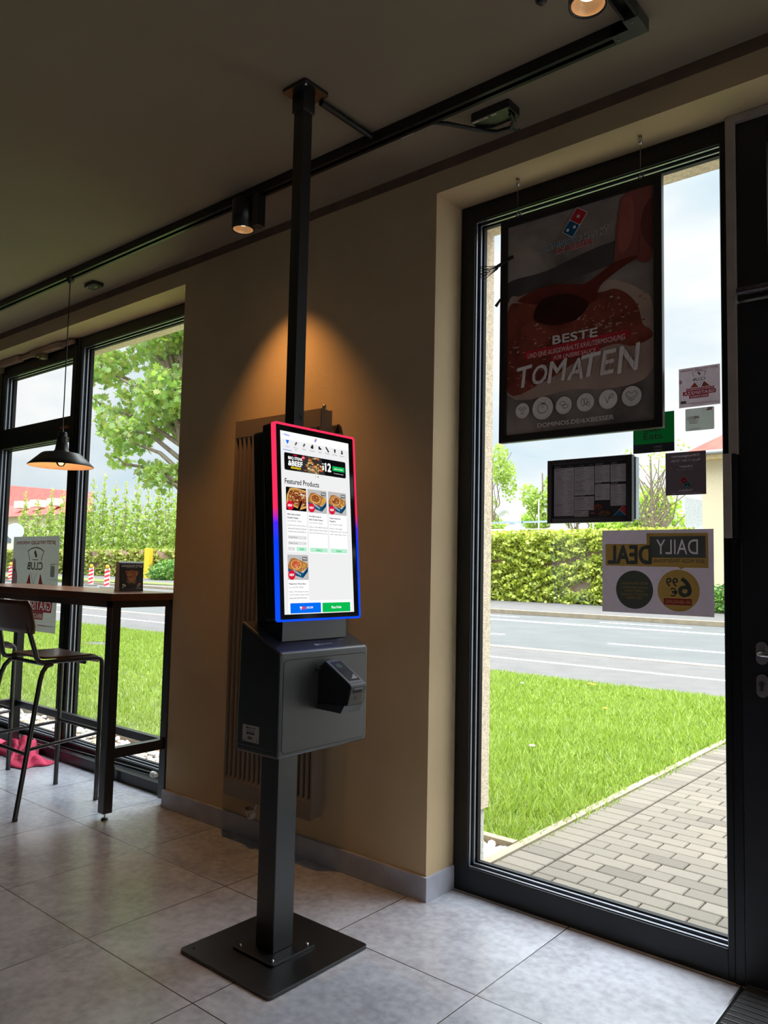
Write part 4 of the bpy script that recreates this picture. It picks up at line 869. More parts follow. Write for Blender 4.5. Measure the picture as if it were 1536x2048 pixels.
for i, (ch, a, b, c, d, r_0) in enumerate((('T', 82, 212, 146, 290, 6), ('O', 146, 214, 206, 286, -3), ('M', 208, 214, 290, 292, 3), ('A', 292, 212, 352, 288, -2), ('T', 350, 216, 424, 296, 5), ('E', 418, 214, 480, 298, 3), ('N', 482, 212, 568, 304, 4))):
    T(ch, a, b, c, d, bold=.046, shear=.22, rot=r_0, l=15)
    for k_ in range(3): x_ = a + (c - a) * (.2 + .25 * k_); s_.line(PC([(x_, b + 8), (x_ + 12, d - 10 - 6 * k_)]), .0011, MATS['poster_sauce'], 16)
ic = PRN('icon_line', (70, 58, 56))
for i, (x_, r_0) in enumerate(((102, 30), (189, 44), (276, 33), (362, 34), (449, 35), (535, 36))):
    u_, v_, r0 = x_ * kx_ / 1000, (119 + i * .5) * kz_ / 1000, r_0 / 1000; s_.circ(u_, v_, r0, white_, 13, 36)
    L_ = lambda pts, w_=.0014, c_=False: s_.line([(u_ + a * r0, v_ + b * r0) for a, b in pts], w_, ic, 15, c_)
    if i == 0: L_([(-.6, .25), (-.3, .5), (0, .25), (.3, .5), (.6, .25)]); L_([(-.6, .25), (0, .1), (.6, .25)]); L_([(-.2, .1), (-.12, -.45), (.12, -.45), (.2, .1)])
    elif i == 1: L_([(.5 * math.cos(a * .45), -.02 + .42 * math.sin(a * .45)) for a in range(14)], .0018, True); L_([(-.2, .55), (0, .38), (.2, .55), (.05, .35), (.3, .3)]); L_([(0, .38), (0, 0)])
    elif i == 2:
        for cx_, cy_ in ((-.15, .25), (.2, -.15)): L_([(cx_ + .34 * math.cos(a * .52), cy_ + .22 * math.sin(a * .52)) for a in range(12)], .0014, True)
    elif i == 3:
        L_([(-.3 + .2 * math.cos(a * .52), .0 + .42 * math.sin(a * .52)) for a in range(12)], .0014, True); L_([(.05 + .2 * math.cos(a * .52), .1 + .35 * math.sin(a * .52)) for a in range(12)], .0014, True); L_([(.3 + .2 * math.cos(a * .52), -.2 + .2 * math.sin(a * .52)) for a in range(12)], .0014, True)
    elif i == 4: L_([(-.3, .2), (-.1, -.4), (.0, -.1), (.25, .2)]); L_([(.05, .15), (.3, .5), (.55, .5), (.5, .2), (.2, .12)], .0014, True)
    else: L_([(0, .25), (-.3, .5), (-.6, .25), (-.4, -.15), (0, -.5), (.4, -.15), (.6, .25), (.3, .5)], .0014, True); L_([(-.4, .1), (0, -.2), (.3, .1)]); L_([(-.2, -.2), (.1, -.35)])
    for a in range(9): an = math.radians(215 + a * 14); s_.circ(u_ + r0 * .84 * math.cos(an), v_ + r0 * .84 * math.sin(an), .0010, ic, 15, 6)
T('DOMINOS.DE/6XBESSER', 168, 47, 470, 63, bold=.042)
s_.build('print', t)
for wx in (-1.540, -1.041):
    G().cyl((wx, 2.628, Z0 + PH + .006), (wx, 2.628, 2.83), .0011, 8).build('wire', CHROME, t)
    G().lathe([(0, 2.822), (.004, 2.822), (.0075, 2.826), (.0075, 2.851), (0, 2.851)], (wx, 2.628, 0), 18).build('ceiling_fitting', CHROME, t)
    g = G(); g.box(wx - .010, wx - .006, 2.630, 2.640, Z0 + PH - .002, Z0 + PH + .018); g.box(wx + .006, wx + .010, 2.630, 2.640, Z0 + PH - .002, Z0 + PH + .018); g.box(wx - .010, wx + .010, 2.630, 2.640, Z0 + PH - .002, Z0 + PH + .005)
    g.build('hook', CHROME, t)
t = thing('tied_cable', 'bundle of thin black cable tied at the left edge of the hanging poster', 'cable', (-1.64, 2.622, 2.50))
g = G()
for i, (dx, dz) in enumerate(((-.075, .012), (-.080, -.006), (-.078, -.022), (-.070, -.036))):
    g.tube([(-1.625, 2.624, 2.515 - .002 * i), (-1.66, 2.622, 2.510 + dz * .3 + .006), (-1.625 + dx, 2.620, 2.512 + dz + .005), (-1.625 + dx - .006, 2.620, 2.512 + dz), (-1.625 + dx, 2.620, 2.512 + dz - .006), (-1.66, 2.620, 2.505 + dz * .4 - .006), (-1.625, 2.622, 2.508 - .002 * i)], .0016, 8)
g.build('cable', GASKET, t)
G().tube([(-1.628, 2.6225, 2.512), (-1.595, 2.6215, 2.522), (-1.572, 2.6212, 2.531), (-1.556, 2.6212, 2.534)], [.007, .006, .0075, .007], 12).build('connector', GASKET, t)
t = thing('power_plug', 'small black cable plug poking out behind the poster left edge', 'plug', (-1.64, 2.665, 2.37))
G().tube([(-1.60, 2.665, 2.425), (-1.632, 2.665, 2.398), (-1.640, 2.665, 2.390)], .0022, 8).build('cable', GASKET, t); G().tube([(-1.638, 2.665, 2.392), (-1.660, 2.665, 2.366)], [.004, .0065], 12).build('plug_body', GASKET, t)

# ================================================================== MENU DISPLAY CASE ON THE GLASS
t = thing('menu_display_case', 'black framed menu board case fixed inside the tall window glass', 'menu board', (-1.29, 2.75, 1.478))
X1, Z1, MW, MH, MY = -1.459, 1.479, .341, .246, 2.731
g = G(); b_ = .020
g.box(X1, X1 + b_, MY, MY + .028, Z1, Z1 + MH); g.box(X1 + MW - b_, X1 + MW, MY, MY + .028, Z1, Z1 + MH); g.box(X1 + b_, X1 + MW - b_, MY, MY + .028, Z1, Z1 + b_); g.box(X1 + b_, X1 + MW - b_, MY, MY + .028, Z1 + MH - b_, Z1 + MH)
g.build('case_frame', BLACK, t, bevel=.003)
G().box(X1 + b_, X1 + MW - b_, MY + .010, MY + .026, Z1 + b_, Z1 + MH - b_).build('back_panel', BLACK, t)
G().box(X1 + .004, X1 + MW + .004, MY + .0285, 2.790, Z1 + .010, Z1 + MH - .006).build('mounting_tray', mat('tray_aluminium', (170, 182, 190), .35, .6), t, bevel=.001)
q = Print((X1, MY + .0095, Z1), step=.0003); mp_ = PRN('menu_paper', (196, 184, 190)); ml_ = PRN('menu_line', (72, 66, 70)); hd_ = PRN('menu_head', (170, 160, 164))
q.rect(.0205, .0205, MW - .0205, MH - .0205, black_, 0)
cols = [(26, 27, 109, 213), (111, 105, 192, 213), (111, 47, 191, 99), (111, 23, 169, 45), (195, 150, 253, 214), (195, 83, 253, 143), (256, 149, 315, 214), (256, 60, 315, 139)]
rr = random.Random(2)
for a, b, c, d in cols:
    a, b, c, d = [k_ / 1000 for k_ in (a, b, c, d)]; q.rect(a, b, c, d, mp_, 1); y = d - .006; first = True
    while y > b + .004:
        q.rect(a + .003, y, a + .003 + rr.uniform(.3, .55) * (c - a), y + (.0016 if first or rr.random() < .1 else .0009), ml_, 2)
        if rr.random() < .8: q.rect(c - .003 - rr.uniform(.12, .35) * (c - a), y, c - .003, y + .0009, ml_, 2)
        y -= .0046; first = False
for txt, x, z, w_ in (('PIZZA', 28, 216, 26), ('CLASSIC', 84, 217, 18), ('MEDIUM', 132, 217, 18), ('LARGE', 170, 217, 16), ('SNACKS', 197, 216.5, 30), ('PASTA', 259, 217, 22), ('WRAPS', 196, 144.6, 24), ('SALATE', 260, 141.5, 24), ('EXTRAS', 112, 100, 42)): h_ = .0055 if w_ > 20 else .0028; q.text(txt, x / 1000, z / 1000, (x + w_) / 1000, z / 1000 + h_, hd_, 2, bold=.037)
for i in range(60): a = rr.uniform(0, 6.28); k_ = rr.random() ** .5; q.ell(.207 + k_ * .016 * math.cos(a), .058 + k_ * .011 * math.sin(a), .003, .002, rr.choice((PRN('food_red', (150, 40, 34)), PRN('food_brown', (130, 84, 50)))), 2 + i % 2, 7, .3); q.ell(.230 + k_ * .024 * math.cos(a), .033 + k_ * .010 * math.sin(a), .003, .002, rr.choice((PRN('food_brown', (130, 84, 50)), PRN('food_green', (90, 96, 50)), PRN('food_red', (150, 40, 34)))), 2 + i % 2, 7, .3)
q.rect(.172, .025, .200, .045, PRN('dark_red', (80, 30, 36)), 1); q.text('NEU', .178, .032, .194, .037, hd_, 4)
q.poly([(.270, .0225), (.3145, .0225), (.291, .046)], blue_, 3); q.poly([(.3155, .0225), (.3155, .058), (.304, .058), (.2925, .0455)], red_, 3); q.line([(.268, .0225), (.303, .058)], .0012, white_, 4); q.line([(.2915, .0455), (.3155, .0225)], .0012, white_, 4); q.rect(.022, .0205, .320, .0212, hd_, 2)
q.build('print', t)

# ================================================================== STICKERS ON THE GLASS (seen from the back, light shining through)
def film(n, c, tr=.62): return mat('film_' + n, c, .45, var=.03, scale=60, trans=tr)
fw, fp_, fg, fr_, fb, fy = film('white', (198, 188, 194), .40), film('paper', (206, 196, 200), .45), film('grey_green', (104, 112, 104), .42), film('red', (196, 70, 84), .45), film('black', (44, 42, 46), .15), film('yellow', (214, 180, 96), .50)
fgreen, ftaupe, fpink, fmark = film('green', (14, 132, 74), .55), film('taupe', (128, 116, 118), .45), film('pink', (206, 160, 166), .45), film('mark_grey', (120, 116, 112), .3)
fgw = film('pale_grey', (198, 200, 196), .50)
GY = 2.7938
def sticker(name, label, x, z, w_, h_, base, r=0, group=None):
    o = tag(G().prism(rrect(x, x + w_, z, z + h_, max(r, .0008), 3), GY, GY + .0006, axis=1).build(name, base), label, 'sticker', group)
    return o, Print((x, GY - .0001, z), step=.00022)
# daily deal
o, q = sticker('deal_poster', 'big white square window sign with mirrored yellow and dark DAILY DEAL print', -1.259, 1.147, .406, .304, fw)
q.poly([(.013, .253), (.170, .253), (.170, .292), (.1819, .292), (.1819, .203), (.388, .203), (.388, .168), (.306, .168), (.295, .162), (.284, .170), (.013, .172)], fy, 1); q.poly([(.170, .2801), (.388, .2801), (.388, .290), (.170, .292)], fy, 1.2); q.rect(.3791, .203, .388, .2805, fy, 1.1)
q.knock([(.182, .203), (.379, .203), (.379, .280), (.182, .280)], [('DAILY', .206, .216, .353, .268, .03)], fg, 2); q.text('DEAL', .024, .181, .187, .246, fg, 2, mirror=True, bold=.084)
q.text('JEDE PIZZA TRADITIONAL', .192, .182, .376, .198, fg, 2, mirror=True, bold=.018)
q.circ(.124, .085, .0695, fy, 1, 48); q.knock([(.124 + .070 * math.cos(i * math.pi / 24), .085 + .070 * math.sin(i * math.pi / 24)) for i in range(48)], [(s0, a / 1000, y / 1000, b / 1000, y / 1000 + .009, .01) for s0, a, b, y in (('PIZZA TRADITIONAL:', 74, 174, 104), ('SALAMI, MARGHERITA,', 76, 173, 88), ('CAPRESE, FUNGHI,', 86, 163, 76), ('PROSCIUTTO E FUNGHI', 75, 173, 63), ('UND WAIKIKI', 94, 153, 51))], fg, 2); q.circ(.284, .087, .074, fy, 1, 48)
for s0, a, b, y in (('PIZZA TRADITIONAL:', 74, 174, 104), ('SALAMI, MARGHERITA,', 76, 173, 88), ('CAPRESE, FUNGHI,', 86, 163, 76), ('PROSCIUTTO E FUNGHI', 75, 173, 63), ('UND WAIKIKI', 94, 153, 51)): q.text(s0, a / 1000, y / 1000, b / 1000, y / 1000 + .009, fy, 2, mirror=True, bold=.018)
q.text('6', .285, .066, .329, .132, fg, 2, mirror=True, bold=.064, shear=0); q.text('99', .241, .101, .283, .131, fg, 2, mirror=True, bold=.055); q.text('€', .257, .066, .281, .096, fg, 2, mirror=True, bold=.046)
q.knock([(.232, .036), (.330, .036), (.330, .059), (.232, .059)], [('BEI ABHOLUNG', .239, .0415, .326, .0535, .02)], fr_, 2)
q.build('print', o)
def club(q, w_, h_, S_):
    """mirrored loyalty-club artwork drawn in a unit square scaled by S_"""
    R = lambda a, b, c, d, m, l=2: q.rect(a * S_, b * S_, c * S_, d * S_, m, l)
    P2 = lambda pts, m, l=2: q.poly([(a * S_, b * S_) for a, b in pts], m, l)
    T2 = lambda s0, a, b, c, d, m, l=3, **k: q.text(s0, a * S_, b * S_, c * S_, d * S_, m, l, mirror=True, **k)
    q.line([(x_ * S_, y_ * S_) for x_, y_ in ((.38, .76), (.33, .86), (.42, .89), (.5, .90), (.58, .89), (.67, .86), (.62, .76))], .012 * S_, fmark, 2)
    q.logo(.5 * S_, .83 * S_, .085 * S_, 130, fmark, fmark, fp_, 2)
    T2('CLUB', .345, .645, .655, .72, fmark, bold=.064)
    q.line([(.44 * S_, .62 * S_), (.5 * S_, .50 * S_), (.57 * S_, .62 * S_)], .008 * S_, fmark, 2)
    for a, b, c in ((.28, .39, .48), (.55, .62, .76)):
        P2([(a, .485), (b, .615), (c, .485)], fr_, 2); P2([(a + .03, .49), (b, .59), (c - .03, .49)], film('slice', (214, 140, 90), .45), 3)
    q.ell(.045 * S_, .66 * S_, .04 * S_, .05 * S_, fpink, 1)
# club sticker on the right pane
o, q = sticker('club_sticker', 'small pinkish square club sticker, mirrored, topmost on the window glass by the door', -.968, 1.886, .142, .142, fp_)
q.text('JETZT MITGLIED WERDEN', .008, .128, .135, .136, fr_, 2, mirror=True, bold=.029); club(q, .142, .142, .142)
q.knock([(.026, .057), (.122, .057), (.122, .067), (.026, .067)], [('PUNKTE SAMMELN', .030, .059, .118, .065, .02)], fr_, 3)
q.knock([(.014, .042), (.128, .042), (.128, .0568), (.014, .0568)], [('GRATISPIZZA', .019, .0445, .123, .0545, .03)], fr_, 3)
q.knock([(.036, .030), (.103, .030), (.103, .0418), (.036, .0418)], [('BEKOMMEN!', .040, .0325, .099, .0395, .02)], fr_, 3)
q.rect(.045, .009, .137, .0105, fpink, 2); q.rect(.020, .0125, .115, .014, fpink, 2); q.rect(.006, .014, .026, .024, fmark, 2)
q.build('print', o)
o, q = sticker('menu_sticker', 'small grey rounded mirrored MENU sticker below the pinkish club sticker', -.946, 1.800, .099, .080, fgw, .004)
q.text('MENU', .008, .039, .046, .052, fpink, 2, mirror=True, bold=.046); q.rect(.012, .033, .044, .035, fmark, 2); q.rect(.014, .026, .042, .028, fmark, 2); q.poly([(.073, .067), (.092, .067), (.094, .079), (.076, .079)], fpink, 2); q.rect(.010, .006, .050, .0075, fmark, 2)
q.build('print', o)
o, q = sticker('delivery_sticker', 'green and black mirrored-side food delivery sticker half hidden by the hanging poster', -1.1375, 1.734, .152, .146, fgreen, .001)
q.rect(0, 0, .152, .033, fb, 1); q.text('Uber', .040, .076, .108, .100, fb, 2, bold=.009); q.text('Eats', .040, .049, .108, .073, fb, 2, bold=.009)
for y_ in (.016, .004): q.rect(.075, y_, .110, y_ + .009, fmark, 2); q.rect(.076, y_ + .001, .109, y_ + .008, fb, 3); q.rect(.082, y_ + .003, .106, y_ + .005, fw, 4)
q.build('print', o)
o, q = sticker('opening_hours_sticker', 'dark taupe square opening hours sticker, mirrored, above the big DAILY DEAL sign', -1.018, 1.573, .142, .154, fw)
q.knock([(.0002, .0002), (.1418, .0002), (.1418, .1538), (.0002, .1538)], [('Öffnungszeiten:', .020, .133, .120, .147, .02), ('Mo-So 11 Uhr - 23 Uhr', .019, .119, .122, .128, .005), ('Inhaber:', .049, .098, .094, .107, .02), ("Domino's", .047, .013, .094, .021, .02), ('| dominos.de', .022, .0035, .118, .0085, .01)], ftaupe, 1)
for i in range(11): q.rect(.039 + i * .0058, .0885, .0430 + i * .0058, .0925 + .002 * (i in (0, 4)), film('soft_white', (176, 166, 168), .4), 2)
q.logo(.071, .044, .040, 128, film('logo_red', (230, 60, 80), .6), film('teal', (70, 150, 165), .6), fgw, 2)
q.build('print', o)
# large club poster on the left window
o, q = sticker('club_poster', 'large grey mirrored CLUB poster on the left window behind the bar table', -6.078, .780, .712, .697, fgw)
q.text('JETZT MITGLIED WERDEN:', .047, .631, .660, .662, fr_, 2, mirror=True, bold=.055)
q.line([(.277, .518), (.243, .587), (.300, .607), (.365, .614), (.430, .607), (.488, .587), (.455, .518)], .008, fmark, 2); q.logo(.365, .565, .055, 125, fmark, fmark, fgw, 2); q.rect(.320, .520, .410, .526, fmark, 2)
q.text('CLUB', .246, .449, .480, .505, fmark, 2, mirror=True, bold=.064); q.line([(.300, .43), (.350, .345), (.402, .43)], .004, fmark, 2)
for a, b, c in ((.194, .286, .330), (.401, .453, .538)): q.poly([(a, .250), (b, .424), (c, .250)], fr_, 2); q.poly([(a + .02, .250), (b, .385), (c - .02, .250)], film('slice', (214, 140, 90), .45), 3)
q.ell(.045, .38, .045, .075, fpink, 1); q.ell(.03, .48, .03, .05, fpink, 1); q.rect(.560, .380, .700, .383, fpink, 2); q.rect(.590, .488, .690, .494, fw, 2); q.rect(.600, .40, .660, .480, film('smoke', (176, 178, 172), .5), 1)
q.knock([(.10, .250), (.10, .142), (.642, .142), (.654, .235)], [('GRATISPIZZA', .115, .155, .632, .222, .03)], fr_, 4)
q.knock([(.23, .141), (.23, .085), (.520, .088), (.527, .141)], [('BEKOMMEN!', .245, .097, .512, .130, .025)], fr_, 6); q.rect(.446, .042, .60, .050, fpink, 2); q.rect(.60, .045, .674, .048, fmark, 2)
q.build('print', o)

# ================================================================== OUTSIDE
ASPH = mat('asphalt', (75, 76, 75), .8, var=.10, scale=1.2, bump=.3, bscale=120)
CONC = mat('pale_concrete', (82, 79, 77), .85, var=.10, scale=2.5, bump=.2, bscale=60)
SOIL = mat('lawn_soil', (82, 90, 38), .95, c2=(102, 112, 50), scale=3, bump=.5, bscale=50)
KERB = mat('kerb_stone', (134, 122, 102), .8, var=.12, scale=6, bump=.3, bscale=90)
PAINT = mat('road_paint', (238, 240, 240), .6, var=.04)
Zg = -.10
struct(G().box(-160, 60, -40, 27, -.62, -.52).build('town_ground', mat('town_ground_grey', (120, 122, 112), .95, var=.1, scale=.4)), 'ground around the building')
struct(G().box(-2.035, 40, 2.93, 9.3, -.6, -.15).build('yard_right', CONC), 'paving right of the path'); struct(G().box(3.1, 40, -40, 2.93, -.6, -.15).build('yard_side', CONC), 'paving beside the building')
struct(G().box(-14, -2.085, 2.9, 3.56, Zg - .4, Zg - .04).build('gravel_bed', mat('gravel_soil', (150, 142, 128), .95, var=.2, scale=30)), 'gravel strip along the facade')
struct(G().box(-130, -2.085, 3.61, 9.30, Zg - .4, Zg - .015).build('lawn_ground', SOIL), 'lawn between building and street')
struct(G().box(-14, -2.085, 3.56, 3.61, Zg - .4, Zg + .015).build('lawn_kerb', KERB), 'concrete lawn edging parallel to the facade')
struct(G().box(-2.085, -2.035, 2.93, 9.30, Zg - .4, Zg + .008).build('path_kerb', KERB), 'concrete edging of the paved path')
struct(G().box(-130, 30, 9.30, 12.47, Zg - .4, Zg - .002).build('near_pavement', CONC), 'pale pavement along the near side of the street')
struct(G().box(-130, 30, 12.47, 12.75, Zg - .4, Zg + .004).build('near_kerb', KERB), 'flat pale kerb of the near road edge')
struct(G().box(-130, 30, 12.75, 30, Zg - .4, Zg - .004).build('street', ASPH), 'grey asphalt street')
def marks(name, rects, label):
    g = G()
    for a, b, c, d in rects: g.box(a, b, c, d, Zg - .004, Zg + .002)
    struct(g.build(name, PAINT), label)
marks('pavement_line', [(-130, 30, 10.93, 11.03)], 'white line on the near pavement')
marks('centre_line', [(-130, 30, 19.30, 19.62)], 'wide solid white centre line')
marks('lane_dashes', [(-6.57 + 9.1 * k, -1.0 + 9.1 * k, 14.80, 14.95) for k in range(-1, 3)] + [(-14.5, -9.03, 14.9, 15.03)] + [(-30, -24, 14.85, 14.98), (-45, -39, 14.85, 14.98)], 'white lane dashes')
marks('far_dashes', [(-9.55, -7.02, 21.0, 21.12), (-14.8, -12.2, 21.0, 21.12), (-4.8, -2.2, 21.0, 21.12)], 'white dashes near the far kerb')
# far kerb and far pavement: straight by the path, drifting away to the left
kl = lambda x: 22.3 + max(0, -x - 14) * .135
xs = [30, 0, -14, -30, -50, -80, -130]
g = G(); h = G()
for a, b in zip(xs, xs[1:]):
    ya, yb = kl(a), kl(b)
    g.add([(a, ya, Zg), (b, yb, Zg), (b, yb, Zg + .13), (a, ya, Zg + .13), (a, ya + .24, Zg + .13), (b, yb + .24, Zg + .13)], [(0, 1, 2, 3), (3, 2, 5, 4)])
    h.add([(a, ya + .24, Zg + .13), (b, yb + .24, Zg + .13), (b, yb + 7.5, .19), (a, ya + 7.5, .19)], [(0, 1, 2, 3)])
struct(g.build('far_kerb', KERB), 'sandstone-coloured kerb of the far road edge'); struct(h.build('far_pavement', CONC), 'pavement in front of the ivy wall')
struct(G().box(-160, 40, 27, 140, -.5, .1).build('far_ground', SOIL))
# paved path
path = thing('paved_path', 'grey concrete brick path outside the tall window', 'path', (-.5, 6, Zg)); path['kind'] = 'structure'
PV = leafy('paver_concrete', [(88, 81, 72), (104, 97, 86), (110, 102, 91), (98, 91, 81), (114, 106, 95)], 0, .8)
for n_ in PV.node_tree.nodes:
    if n_.type == 'BSDF_GLOSSY': n_.inputs['Roughness'].default_value = .9
bt = PV.node_tree; tcn = N(bt, 'ShaderNodeTexCoord'); nn2 = N(bt, 'ShaderNodeTexNoise'); nn2.inputs['Scale'].default_value = 300; bp = N(bt, 'ShaderNodeBump'); bp.inputs['Strength'].default_value = .6; bp.inputs['Distance'].default_value = .004
bt.links.new(tcn.outputs['Object'], nn2.inputs['Vector']); bt.links.new(nn2.outputs[0], bp.inputs['Height'])
for n_ in bt.nodes:
    if n_.type == 'BSDF_DIFFUSE': bt.links.new(bp.outputs[0], n_.inputs['Normal'])
G().box(-2.035, 1.5, 2.93, 9.30, Zg - .4, Zg - .012).build('joint_sand', mat('joint_sand', (104, 94, 80), .95, var=.25, scale=30), path)
g = G(); rr = random.Random(8)
def brick(x0, x1, y0, y1):
    j = .0032; e = .004; z = Zg + rr.uniform(-.001, .001); b = Zg - .03; x0 += j; x1 -= j; y0 += j; y1 -= j
    g.add([(x0, y0, b), (x1, y0, b), (x1, y1, b), (x0, y1, b), (x0, y0, z - e), (x1, y0, z - e), (x1, y1, z - e), (x0, y1, z - e), (x0 + e, y0 + e, z), (x1 - e, y0 + e, z), (x1 - e, y1 - e, z), (x0 + e, y1 - e, z)],
          [(0, 1, 5, 4), (1, 2, 6, 5), (2, 3, 7, 6), (3, 0, 4, 7), (4, 5, 9, 8), (5, 6, 10, 9), (6, 7, 11, 10), (7, 4, 8, 11), (8, 9, 10, 11)])
y = 2.94
while y < 9.28: brick(-2.035, -1.835, y, y + .1); y += .1
k_ = 0; y = 2.94
while y < 9.28:
    x = -1.828 - (.1 if k_ % 2 else 0)
    first = True
    while x < 1.4:
        a = max(x, -1.828); brick(a, x + .2, y, y + .1) if x + .2 - a > .03 else None; x += .2
    y += .1; k_ += 1
o = g.build('pavers', PV, path); o['kind'] = 'stuff'

# grass and foliage built leaf by leaf
GR = leafy('grass_blades', [(100, 126, 32), (126, 152, 42), (146, 170, 60), (164, 184, 84), (116, 142, 44)], .5)
rs = np.random.RandomState(4)
def blades(n, xr, yr, hh, keep=None):
    x = rs.uniform(*xr, n); y = rs.uniform(*yr, n)
    if keep is not None: k = keep(x, y); x, y = x[k], y[k]; n = len(x)
    a = rs.uniform(0, 2 * np.pi, n); h = hh * rs.uniform(.5, 1.25, n) * (1 + .35 * np.sin(x * 3.1 + np.sin(y * 2.3) * 2) * np.sin(y * 2.7)); w = rs.uniform(.0035, .007, n) * (1 + (y - 3.5) * .16)
    l = rs.normal(0, .45, (n, 2)) * h[:, None]; z0 = Zg - .015
    v = np.zeros((n, 3, 3)); v[:, 0] = np.stack([x - np.cos(a) * w, y - np.sin(a) * w, np.full(n, z0)], 1); v[:, 1] = np.stack([x + np.cos(a) * w, y + np.sin(a) * w, np.full(n, z0)], 1); v[:, 2] = np.stack([x + l[:, 0], y + l[:, 1], z0 + h], 1)
    return v.reshape(-1, 3)
pa = blades(95000, (-6.4, -2.07), (3.62, 9.34), .062, lambda x, y: (x / y > -.72))
pb = blades(90000, (-17.5, -4.6), (3.60, 9.34), .062, lambda x, y: (x / y < -1.30) & (x / y > -2.6) & (((x + 12.5) / .36) ** 2 + ((y - 7.28) / .16) ** 2 > 1))
pc = blades(2500, (-2.10, -2.0), (3.6, 9.2), .035)
tag(fast('lawn_grass', np.concatenate([pa, pb, pc]), 3, GR), 'bright green lawn grass between the building and the street', 'grass', kind='stuff')
t = thing('manhole_slab', 'flat grey concrete cover lying in the lawn left of the bar table leg', 'slab', (-12.5, 7.28, Zg))
G().lathe([(0, Zg - .002), (.33, Zg - .002), (.33, Zg - .03)], (-12.5, 7.28, 0), 30).build('slab', CONC, t); G().lathe([(.335, Zg - .008), (.36, Zg - .008), (.36, Zg - .03)], (-12.5, 7.28, 0), 30).build('rim', KERB, t)
DY = mat('dandelion_yellow', (240, 200, 20), .7); GS = mat('flower_stem', (110, 150, 50), .7)
for i, (x, y) in enumerate(((-4.16, 8.885), (-4.09, 8.847), (-3.30, 7.387), (-4.75, 8.3), (-3.0, 5.4))):
    wht = i > 2
    f = thing('dandelion' if not wht else 'daisy', ('yellow dandelion flower in the lawn near the street edge' if i < 2 else 'single yellow dandelion nearer the window in the lawn') if not wht else 'tiny white daisy in the lawn', 'flower', (x, y, Zg), 'dandelions in the lawn' if i < 2 else ('daisies in the lawn' if wht else None))
    G().cyl((x, y, Zg - .01), (x, y, Zg + .065), .002, 6).build('stem', GS, f); G().lathe([(0, .072), (.022, .070), (.026, .066), (.010, .060), (0, .060)], (x, y, Zg), 14).build('flower_head', WHITE if wht else DY, f)
# pebbles
def pebbles(n, xr, yr):
    v0 = np.array([(1, 0, 0), (-1, 0, 0), (0, 1, 0), (0, -1, 0), (0, 0, 1), (0, 0, -1)], float); t3 = [(0, 2, 4), (2, 1, 4), (1, 3, 4), (3, 0, 4), (2, 0, 5), (1, 2, 5), (3, 1, 5), (0, 3, 5)]
    mid = {}; vs = list(v0); fs = []
    def m_(a, b):
        k = (min(a, b), max(a, b))
        if k not in mid: q = (vs[a] + vs[b]); vs.append(q / np.linalg.norm(q)); mid[k] = len(vs) - 1
        return mid[k]
    for a, b, c in t3: ab, bc, ca = m_(a, b), m_(b, c), m_(c, a); fs += [(a, ab, ca), (ab, b, bc), (ca, bc, c), (ab, bc, ca)]
    vs = np.array(vs); V_ = []; F_ = []
    for i in range(n):
        s = rs.uniform(.012, .03); A = vs * s * rs.uniform(.7, 1.3, 3) * (1, 1, .7) ; an = rs.uniform(0, 6.28); R2 = np.array([[math.cos(an), -math.sin(an), 0], [math.sin(an), math.cos(an), 0], [0, 0, 1]])
        V_.append(A @ R2.T + (rs.uniform(*xr), rs.uniform(*yr), Zg - .035 + s * rs.uniform(.2, .8))); F_ += [tuple(k + i * len(vs) for k in f) for f in fs]
    return np.concatenate(V_), F_
PB = leafy('pebble', [(176, 160, 140), (206, 198, 186), (150, 146, 140), (224, 216, 204), (186, 150, 116)], 0)
V1, F1 = pebbles(900, (-2.75, -2.10), (2.93, 3.55)); V2, F2 = pebbles(2600, (-8.2, -3.9), (2.93, 3.55))
g = G(); g.add(V1, F1, 0, True); g.add(V2, F2, 0, True); tag(g.build('gravel', PB), 'pale rounded pebbles in the strip along the facade', 'gravel', kind='stuff')

def leaves(c, s, shape='quad', flat=.0):
    """one small leaf per centre c (n,3), size s (n); random orientation"""
    n = len(c); a = rs.normal(size=(n, 3)); a[:, 2] += flat * 2; a /= np.linalg.norm(a, axis=1)[:, None]; b = rs.normal(size=(n, 3)); b -= (b * a).sum(1)[:, None] * a; b /= np.linalg.norm(b, axis=1)[:, None]; d = np.cross(a, b)
    if shape == 'quad': pts = [(0, -.5), (.38, -.05), (0, .6), (-.38, -.05)]
    elif shape == 'ivy': pts = [(0, -.5), (.45, -.25), (.3, .1), (0, .5), (-.3, .1), (-.45, -.25)]
    else: pts = [(0, -.52), (.10, -.20), (.42, -.38), (.34, -.10), (.62, .10), (.34, .16), (.30, .42), (.12, .34), (0, .70), (-.12, .34), (-.30, .42), (-.34, .16), (-.62, .10), (-.34, -.10), (-.42, -.38), (-.10, -.20)]
    v = np.stack([c + (b * x + d * y) * s[:, None] for x, y in pts], 1)
    return v.reshape(-1, 3), len(pts)
BRICK = mat('old_brick', (176, 128, 108), .9, c2=(150, 140, 132), scale=6, bump=.4, bscale=30)
BARK = mat('bark', (120, 108, 92), .9, var=.25, scale=12, bump=.5, bscale=40)
IVY = leafy('ivy_leaves', [(140, 156, 40), (176, 192, 62), (204, 214, 84), (124, 146, 52), (216, 222, 116), (152, 170, 70)], .3)
IVD = leafy('ivy_leaves_thin', [(130, 140, 52), (168, 168, 84), (150, 160, 70), (110, 128, 50)], .3)
